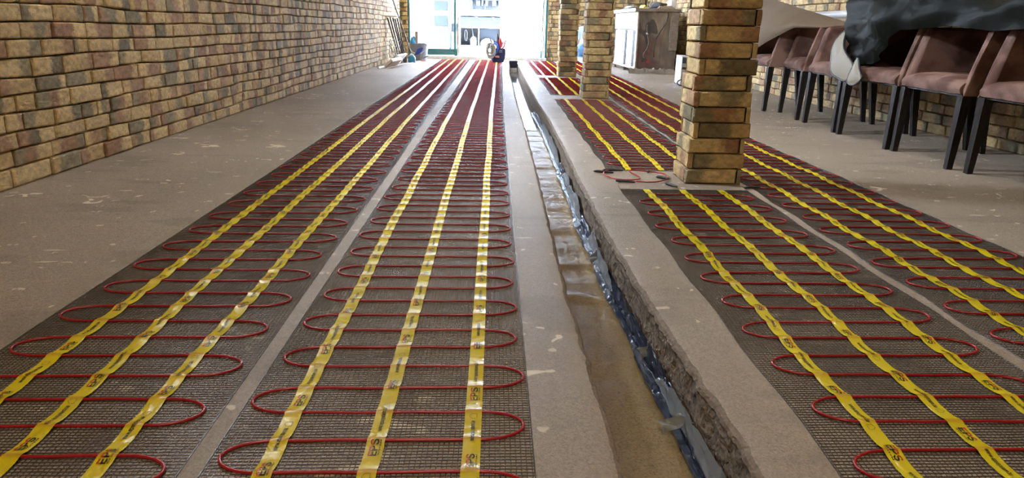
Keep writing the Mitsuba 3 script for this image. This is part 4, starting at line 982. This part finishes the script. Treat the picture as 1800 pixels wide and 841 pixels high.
# black tub standing in the far end of the trench
t = thing('black_tub', 'small black tub standing in the far end of the trench', 'tub')
tx_, ty_ = 0.545, 12.6
tag(obj('white_block', box(0.49, 0.61, 12.5, 12.7, -TD - 0.005, -0.062, 0.004), 'mat_white_paint'), 'white block under the black tub at the end of the trench', 'block')
tp = lambda z, w, d: np.array([(-w, -d, z), (w, -d, z), (w, d, z), (-w, d, z)])
V = np.stack([tp(-0.06, 0.055, 0.08), tp(0.045, 0.072, 0.10), tp(0.045, 0.079, 0.107), tp(0.055, 0.079, 0.107), tp(0.055, 0.067, 0.095), tp(-0.05, 0.05, 0.075)]); V = np.concatenate([V, V[:, :1]], 1)
tb = cat(grid_mesh(V), trimesh.Trimesh(tp(-0.06, 0.055, 0.08), [[0, 2, 1], [0, 3, 2]], process=False)); tb.merge_vertices(); trimesh.repair.fix_normals(tb)
obj('body', tr(tb, (tx_, ty_, 0)), 'mat_tub_black', t)

# ------------------------------------------------------------------ kneeling person beyond the pillars
t = thing('person', 'person in a light blue shirt and jeans kneeling half hidden behind the middle pillar', 'person')
PX, PY = 1.90, 13.15
S = {k: (np.array(p) + np.array([PX, PY, 0.012]), r) for k, (p, r) in {
    'pelvis': ((-0.02, 0.0, 0.28), 0.125), 'waist': ((0.0, 0.03, 0.40), 0.12), 'chest': ((0.02, 0.07, 0.53), 0.135), 'neckb': ((0.05, 0.12, 0.62), 0.07), 'neck': ((0.06, 0.15, 0.66), 0.05), 'head': ((0.085, 0.18, 0.73), 0.078), 'crown': ((0.085, 0.17, 0.765), 0.075), 'jaw': ((0.095, 0.235, 0.695), 0.042), 'nose': ((0.095, 0.268, 0.725), 0.012),
    'lsh': ((-0.13, 0.08, 0.565), 0.062), 'lel': ((-0.165, 0.06, 0.34), 0.044), 'lwr': ((-0.12, 0.16, 0.14), 0.028), 'lhand': ((-0.10, 0.20, 0.08), 0.03),
    'rsh': ((0.17, 0.10, 0.565), 0.062), 'rel': ((0.22, 0.18, 0.36), 0.044), 'rwr': ((0.14, 0.33, 0.24), 0.028), 'rhand': ((0.12, 0.38, 0.20), 0.03),
    'lhip': ((-0.09, 0.0, 0.24), 0.10), 'lkn': ((-0.08, 0.34, 0.10), 0.062), 'lan': ((-0.08, -0.06, 0.06), 0.042), 'ltoe': ((-0.08, -0.22, 0.045), 0.035),
    'rhip': ((0.08, 0.0, 0.24), 0.10), 'rkn': ((0.10, 0.32, 0.44), 0.062), 'ran': ((0.10, 0.22, 0.07), 0.042), 'rtoe': ((0.10, 0.36, 0.04), 0.032)}.items()}
bones = [('pelvis', 'waist'), ('waist', 'chest'), ('chest', 'neckb'), ('neckb', 'neck'), ('neck', 'head'), ('head', 'crown'), ('head', 'jaw'), ('jaw', 'nose'), ('chest', 'lsh'), ('chest', 'rsh'), ('lsh', 'lel'), ('lel', 'lwr'), ('lwr', 'lhand'), ('rsh', 'rel'), ('rel', 'rwr'), ('rwr', 'rhand'),
         ('pelvis', 'lhip'), ('pelvis', 'rhip'), ('lhip', 'lkn'), ('lkn', 'lan'), ('lan', 'ltoe'), ('rhip', 'rkn'), ('rkn', 'ran'), ('ran', 'rtoe')]
for side in ('l', 'r'):
    hp = S[side + 'hand'][0]
    for f, dx in enumerate((-0.022, -0.007, 0.008, 0.022)):
        ln = (0.055, 0.066, 0.062, 0.05)[f]
        S[f'{side}f{f}a'] = (hp + np.array([dx, 0.015, -0.012]), 0.0095); S[f'{side}f{f}b'] = (hp + np.array([dx, 0.015 + ln * 0.6, -0.03]), 0.0085); S[f'{side}f{f}c'] = (hp + np.array([dx, 0.015 + ln * 0.75, -0.05]), 0.0078)
        bones += [(side + 'hand', f'{side}f{f}a'), (f'{side}f{f}a', f'{side}f{f}b'), (f'{side}f{f}b', f'{side}f{f}c')]
    sg = 1 if side == 'l' else -1
    S[side + 'ta'] = (hp + np.array([sg * 0.03, 0.0, 0.0]), 0.0105); S[side + 'tb'] = (hp + np.array([sg * 0.045, 0.03, -0.015]), 0.009)
    bones += [(side + 'hand', side + 'ta'), (side + 'ta', side + 'tb')]
body = blob(S, bones, 0.012, 6)
obj('body', body, 'mat_skin', t, smooth=True)
infl = lambda keys, d: {k: (S[k][0], S[k][1] + d) for k in keys}
sh = dict(infl(['waist', 'chest', 'neckb', 'lsh', 'rsh', 'pelvis'], 0.012)); 
for s_ in 'lr': sh[s_ + 'up'] = (S[s_ + 'sh'][0] * 0.42 + S[s_ + 'el'][0] * 0.58, 0.062)
obj('shirt', blob(sh, [('pelvis', 'waist'), ('waist', 'chest'), ('chest', 'neckb'), ('chest', 'lsh'), ('chest', 'rsh'), ('lsh', 'lup'), ('rsh', 'rup')], 0.02, 5), 'mat_shirt', t, smooth=True)
obj('jeans', blob(infl(['pelvis', 'lhip', 'rhip', 'lkn', 'rkn', 'lan', 'ran'], 0.016), [('pelvis', 'lhip'), ('pelvis', 'rhip'), ('lhip', 'lkn'), ('lkn', 'lan'), ('rhip', 'rkn'), ('rkn', 'ran')], 0.02, 5), 'mat_jeans', t, smooth=True)
hs = {'a': (S['crown'][0] + np.array([0, -0.015, 0.012]), 0.078), 'b': (S['head'][0] + np.array([0, -0.04, -0.0]), 0.066), 'c': (S['head'][0] + np.array([0, -0.03, -0.045]), 0.05)}
obj('hair', blob(hs, [('a', 'b'), ('b', 'c')], 0.015, 4), 'mat_hair', t, smooth=True)
for s_ in 'lr': obj('shoe', blob({'a': (S[s_ + 'an'][0], 0.05), 'b': (S[s_ + 'toe'][0], 0.043)}, [('a', 'b')], 0.02, 3), 'mat_shoe', t, smooth=True)

# ------------------------------------------------------------------ shop front
FY = Y1 + 0.04
tag(obj('trim_1', box(BX0, BX1, Y1 - 0.02, Y1 + 0.2, -0.02, 0.055, 0.004), 'mat_white_paint'), 'white threshold of the shop front', kind='structure')
MX = -0.515
fw = [box(BX0, BX0 + 0.03, FY, FY + 0.07, 0.055, BZ), box(MX - 0.02, MX + 0.012, FY, FY + 0.07, 0.055, BZ), box(BX0, MX, FY, FY + 0.07, BZ - 0.06, BZ), box(BX0 + 0.03, MX - 0.02, FY, FY + 0.05, 0.075, 0.185, 0.004)]
tag(obj('window_1', cat(fw), 'mat_green_frame'), 'green framed fixed window at the left of the shop front', kind='structure')
obj('pane', box(BX0 + 0.03, MX - 0.02, FY + 0.02, FY + 0.026, 0.185, BZ - 0.06), 'mat_glass', 'window_1')
fd = [box(BX1 - 0.03, BX1, FY, FY + 0.07, 0.055, BZ), box(MX + 0.012, BX1, FY, FY + 0.07, BZ - 0.06, BZ), box(MX + 0.014, MX + 0.042, FY, FY + 0.06, 0.06, 0.19)]
tag(obj('door_1', cat(fd), 'mat_green_frame'), 'green door frame of the open shop entrance', kind='structure')
# the open leaf stands outwards, seen nearly edge on
obj('post', box(MX + 0.045, MX + 0.075, FY, FY + 0.05, 0.055, BZ - 0.06), 'mat_white_paint', 'door_1')
lf = [box(-0.02, 0.02, 0.07, 0.15, 0.06, BZ - 0.08), box(-0.02, 0.02, 0.9, 0.98, 0.06, BZ - 0.08), box(-0.02, 0.02, 0.07, 0.98, 0.06, 0.2), box(-0.02, 0.02, 0.07, 0.98, BZ - 0.2, BZ - 0.08)]
k = obj('leaf', tr(cat(lf), (BX1 - 0.06, FY, 0), -0.06), 'mat_white_paint', 'door_1')
obj('pane', tr(box(-0.003, 0.003, 0.15, 0.9, 0.2, BZ - 0.2), (BX1 - 0.06, FY, 0), -0.06), 'mat_glass', 'door_1__leaf')
obj('closer_foot', box(BX1 - 0.115, BX1 - 0.085, FY - 0.02, FY + 0.04, 0.055, 0.19, 0.004), 'mat_green_frame', 'door_1')
obj('closer_rod', tube(np.linspace((BX1 - 0.095, FY + 0.01, 0.19), (BX1 - 0.065, FY + 0.01, BZ - 0.1), 3), 0.006, 8), 'mat_dark_metal', 'door_1')

# ------------------------------------------------------------------ outside
tag(obj('ground', box(-40, 40, Y1 + 0.2, 60, -0.25, 0.0), 'mat_paving'), 'sunlit pale paving outside the shop front', kind='structure')
tag(obj('building_facade', box(-14, 14, 24.0, 24.5, 0.0, 2.4), 'mat_paving'), 'white building across the yard', kind='structure')
obj('plinth', box(-14, 14, 23.93, 24.0, 0.0, 0.18), 'mat_outdoor_grey', 'building_facade')
t = thing('white_slab', 'tall white panel standing outside the left shop window', 'panel')
obj('board', box(-2.0, -1.32, 16.5, 16.62, 0.0, 2.4, 0.005), 'mat_outdoor_white', t)
obj('edge_post', box(-1.30, -1.12, 16.5, 16.62, 0.0, 2.4, 0.005), 'mat_outdoor_white', t)
t = thing('tall_cabinet', 'pale tall cabinet with two blue panels behind the left shop window', 'cabinet')
obj('body', box(-1.18, -0.78, 17.6, 18.1, 0.0, 2.4, 0.01), 'mat_outdoor_white', t)
obj('blue_panel', box(-1.14, -0.83, 17.58, 17.6, 0.95, 1.17, 0.003), 'mat_pale_blue', t)
obj('blue_panel', box(-1.14, -0.83, 17.58, 17.6, 0.60, 0.83, 0.003), 'mat_pale_blue', t)
obj('shelf', box(-1.16, -0.78, 17.52, 17.6, 0.52, 0.55, 0.003), 'mat_outdoor_grey', t)
obj('stile', box(-0.80, -0.76, 17.55, 17.6, 0.1, 2.3, 0.003), 'mat_outdoor_grey', t)
obj('lower_door', box(-1.12, -0.86, 17.57, 17.6, 0.12, 0.46, 0.003), 'mat_outdoor_white', t)
obj('handle', box(-1.13, -1.11, 17.55, 17.58, 0.36, 0.44, 0.003), 'mat_soil_dark', t)
tag(obj('blue_crate', box(-0.74, -0.60, 17.7, 18.0, 0.48, 0.66, 0.006), 'mat_pale_blue'), 'pale blue crate on a stand beside the tall cabinet', 'crate')
tag(obj('crate_stand', box(-0.76, -0.60, 17.68, 18.05, 0.0, 0.48, 0.006), 'mat_outdoor_white'), 'white stand below the pale blue crate', 'stand')
# white bar counter with its machine
t = thing('bar_counter', 'white outdoor bar counter with an open lower shelf seen through the entrance', 'counter')
ax0, ax1, ay0, ay1 = -0.56, 0.47, 17.4, 18.1
obj('plinth', box(ax0 + 0.03, ax1, ay0, ay1, 0.0, 0.17, 0.004), 'mat_outdoor_white', t)
obj('side', box(ax0, ax0 + 0.05, ay0, ay1, 0.17, 0.84, 0.004), 'mat_outdoor_white', t)
obj('side', box(ax1 - 0.05, ax1, ay0, ay1, 0.17, 0.84, 0.004), 'mat_outdoor_white', t)
obj('divider', box(-0.10, -0.06, ay0 + 0.02, ay1, 0.17, 0.62, 0.004), 'mat_outdoor_white', t)
obj('back', box(ax0 + 0.05, ax1 - 0.05, ay1 - 0.03, ay1, 0.17, 0.84), 'mat_outdoor_white', t)
obj('upper_panel', box(ax0 + 0.05, ax1 - 0.05, ay0 + 0.01, ay0 + 0.03, 0.60, 0.82, 0.003), 'mat_pale_blue', t)
obj('lower_panel', box(-0.05, ax1 - 0.06, ay0 + 0.25, ay0 + 0.27, 0.18, 0.56, 0.003), 'mat_pale_blue', t)
obj('rail', box(ax0 + 0.05, ax1 - 0.05, ay0, ay0 + 0.03, 0.565, 0.60, 0.002), 'mat_outdoor_white', t)
obj('worktop', box(ax0 - 0.02, ax1 + 0.02, ay0 - 0.03, ay1, 0.84, 0.875, 0.004), 'mat_outdoor_white', t)
obj('loose_hose', tube(spline([(0.25, ay0 - 0.02, 0.82), (0.30, ay0 - 0.04, 0.76), (0.36, ay0 - 0.03, 0.74), (0.43, ay0 - 0.02, 0.75)], 14), 0.012, 7), 'mat_outdoor_white', t, smooth=50)
obj('loose_hose', tube(np.linspace((-0.16, ay0 - 0.02, 0.82), (-0.04, ay0 - 0.02, 0.78), 3), 0.012, 7), 'mat_outdoor_white', t, smooth=50)
t = thing('vacuum_machine', 'round grey machine with a hose on the lower shelf of the outdoor counter', 'vacuum')
obj('drum', tr(lathe([(0, 0), (0.085, 0), (0.09, 0.02), (0.09, 0.13), (0.075, 0.17), (0.04, 0.20), (0, 0.205)], 20), (-0.20, ay0 + 0.12, 0.17)), 'mat_chrome', t, smooth=35)
obj('collar', tr(lathe([(0.0885, 0.115), (0.098, 0.12), (0.098, 0.145), (0.086, 0.15)], 20), (-0.20, ay0 + 0.12, 0.17)), 'mat_soil_dark', t)
obj('wand', tube(np.linspace((-0.21, ay0 + 0.12, 0.36), (-0.24, ay0 + 0.14, 0.56), 3), 0.014, 8), 'mat_outdoor_grey', t, smooth=50)
obj('label_plate', box(-0.26, -0.19, ay0 + 0.02, ay0 + 0.03, 0.21, 0.30, 0.002), 'mat_outdoor_white', t)
th_ = np.linspace(0, 2 * np.pi, 30)[:-1]
obj('hose', tube(np.stack([-0.385 + 0.03 * np.cos(th_), ay0 + 0.06 + 0 * th_, 0.40 + 0.13 * np.sin(th_)], -1), 0.008, 6, closed=True), 'mat_outdoor_grey', t, smooth=True)
s = trimesh.creation.icosphere(3); s.vertices *= np.array([0.19, 0.12, 0.17]); s.vertices[:, 2] = np.maximum(s.vertices[:, 2], 0)
tag(obj('white_sack', tr(s, (0.13, ay0 + 0.125, 0.17)), 'mat_outdoor_white', smooth=40), 'white rounded sack on the lower shelf of the outdoor counter', 'sack')
t = thing('coffee_machine', 'wide steel coffee machine with dark group heads on the outdoor counter', 'coffee machine')
obj('drip_tray', box(-0.33, 0.46, ay0 - 0.06, ay0 + 0.45, 0.875, 0.985, 0.01), 'mat_outdoor_white', t)
obj('seam', box(0.028, 0.04, ay0 - 0.066, ay0 - 0.058, 0.88, 0.98), 'mat_outdoor_grey', t)
obj('body', box(-0.32, 0.45, ay0 + 0.15, ay0 + 0.42, 0.985, 1.35, 0.01), 'mat_chrome', t)
obj('hood', box(-0.34, 0.47, ay0 - 0.04, ay0 + 0.45, 1.20, 1.45, 0.01), 'mat_outdoor_white', t)
for i, gx in enumerate((-0.255, -0.10, 0.0, 0.10, 0.275, 0.40)):
    ww = (0.022, 0.05, 0.022, 0.035, 0.05, 0.022)[i]
    kk = obj('group_head', box(gx - ww, gx + ww, ay0 + 0.0, ay0 + 0.15, 1.10, 1.20, 0.006), 'mat_soil_dark', t)
    obj('spout', box(gx - ww * 0.8, gx + ww * 0.8, ay0 + 0.02, ay0 + 0.12, 1.075, 1.10, 0.004), 'mat_outdoor_white', kk)
obj('gauge', tr(trimesh.creation.cylinder(0.03, 0.02, sections=20), (-0.20, ay0 + 0.14, 1.02), 0, 0, math.pi / 2), 'mat_soil_dark', t)
obj('steam_wand', tube(np.linspace((0.42, ay0 + 0.1, 1.14), (0.36, ay0 + 0.02, 1.0), 3), 0.008, 6), 'mat_outdoor_white', t)
obj('steam_wand', tube(np.linspace((0.03, ay0 + 0.1, 1.24), (0.07, ay0 + 0.02, 1.0), 3), 0.008, 6), 'mat_outdoor_white', t)
t = thing('kiosk_canopy', 'flat canopy on posts over the outdoor counter and cabinet', 'canopy')
obj('roof', box(-1.5, 1.0, 16.3, 18.7, 2.45, 2.55, 0.01), 'mat_outdoor_grey', t)
for px, py in ((-1.45, 18.6), (0.95, 18.6)): obj('post', box(px - 0.03, px + 0.03, py - 0.03, py + 0.03, 0, 2.45), 'mat_outdoor_white', t)
obj('rear_wall', box(-1.42, 0.92, 18.58, 18.62, 0.0, 2.45), 'mat_outdoor_white', t)
# right of the entrance
t = thing('white_planter', 'white box and short grey post near the right edge of the entrance, outside', 'planter')
obj('box', box(1.19, 1.5, 18.6, 19.0, 0.0, 0.45, 0.01), 'mat_outdoor_white', t)
tag(obj('bollard', tr(lathe([(0, 0), (0.04, 0), (0.04, 0.28), (0.03, 0.31), (0, 0.315)], 16), (1.10, 18.3, 0)), 'mat_outdoor_grey', smooth=35), 'short pale grey post outside near the open door leaf', 'post')
tag(obj('kerb', box(0.3, 2.5, 19.3, 19.42, 0, 0.012), 'mat_outdoor_grey'), 'thin grey kerb line across the paving outside', kind='structure')
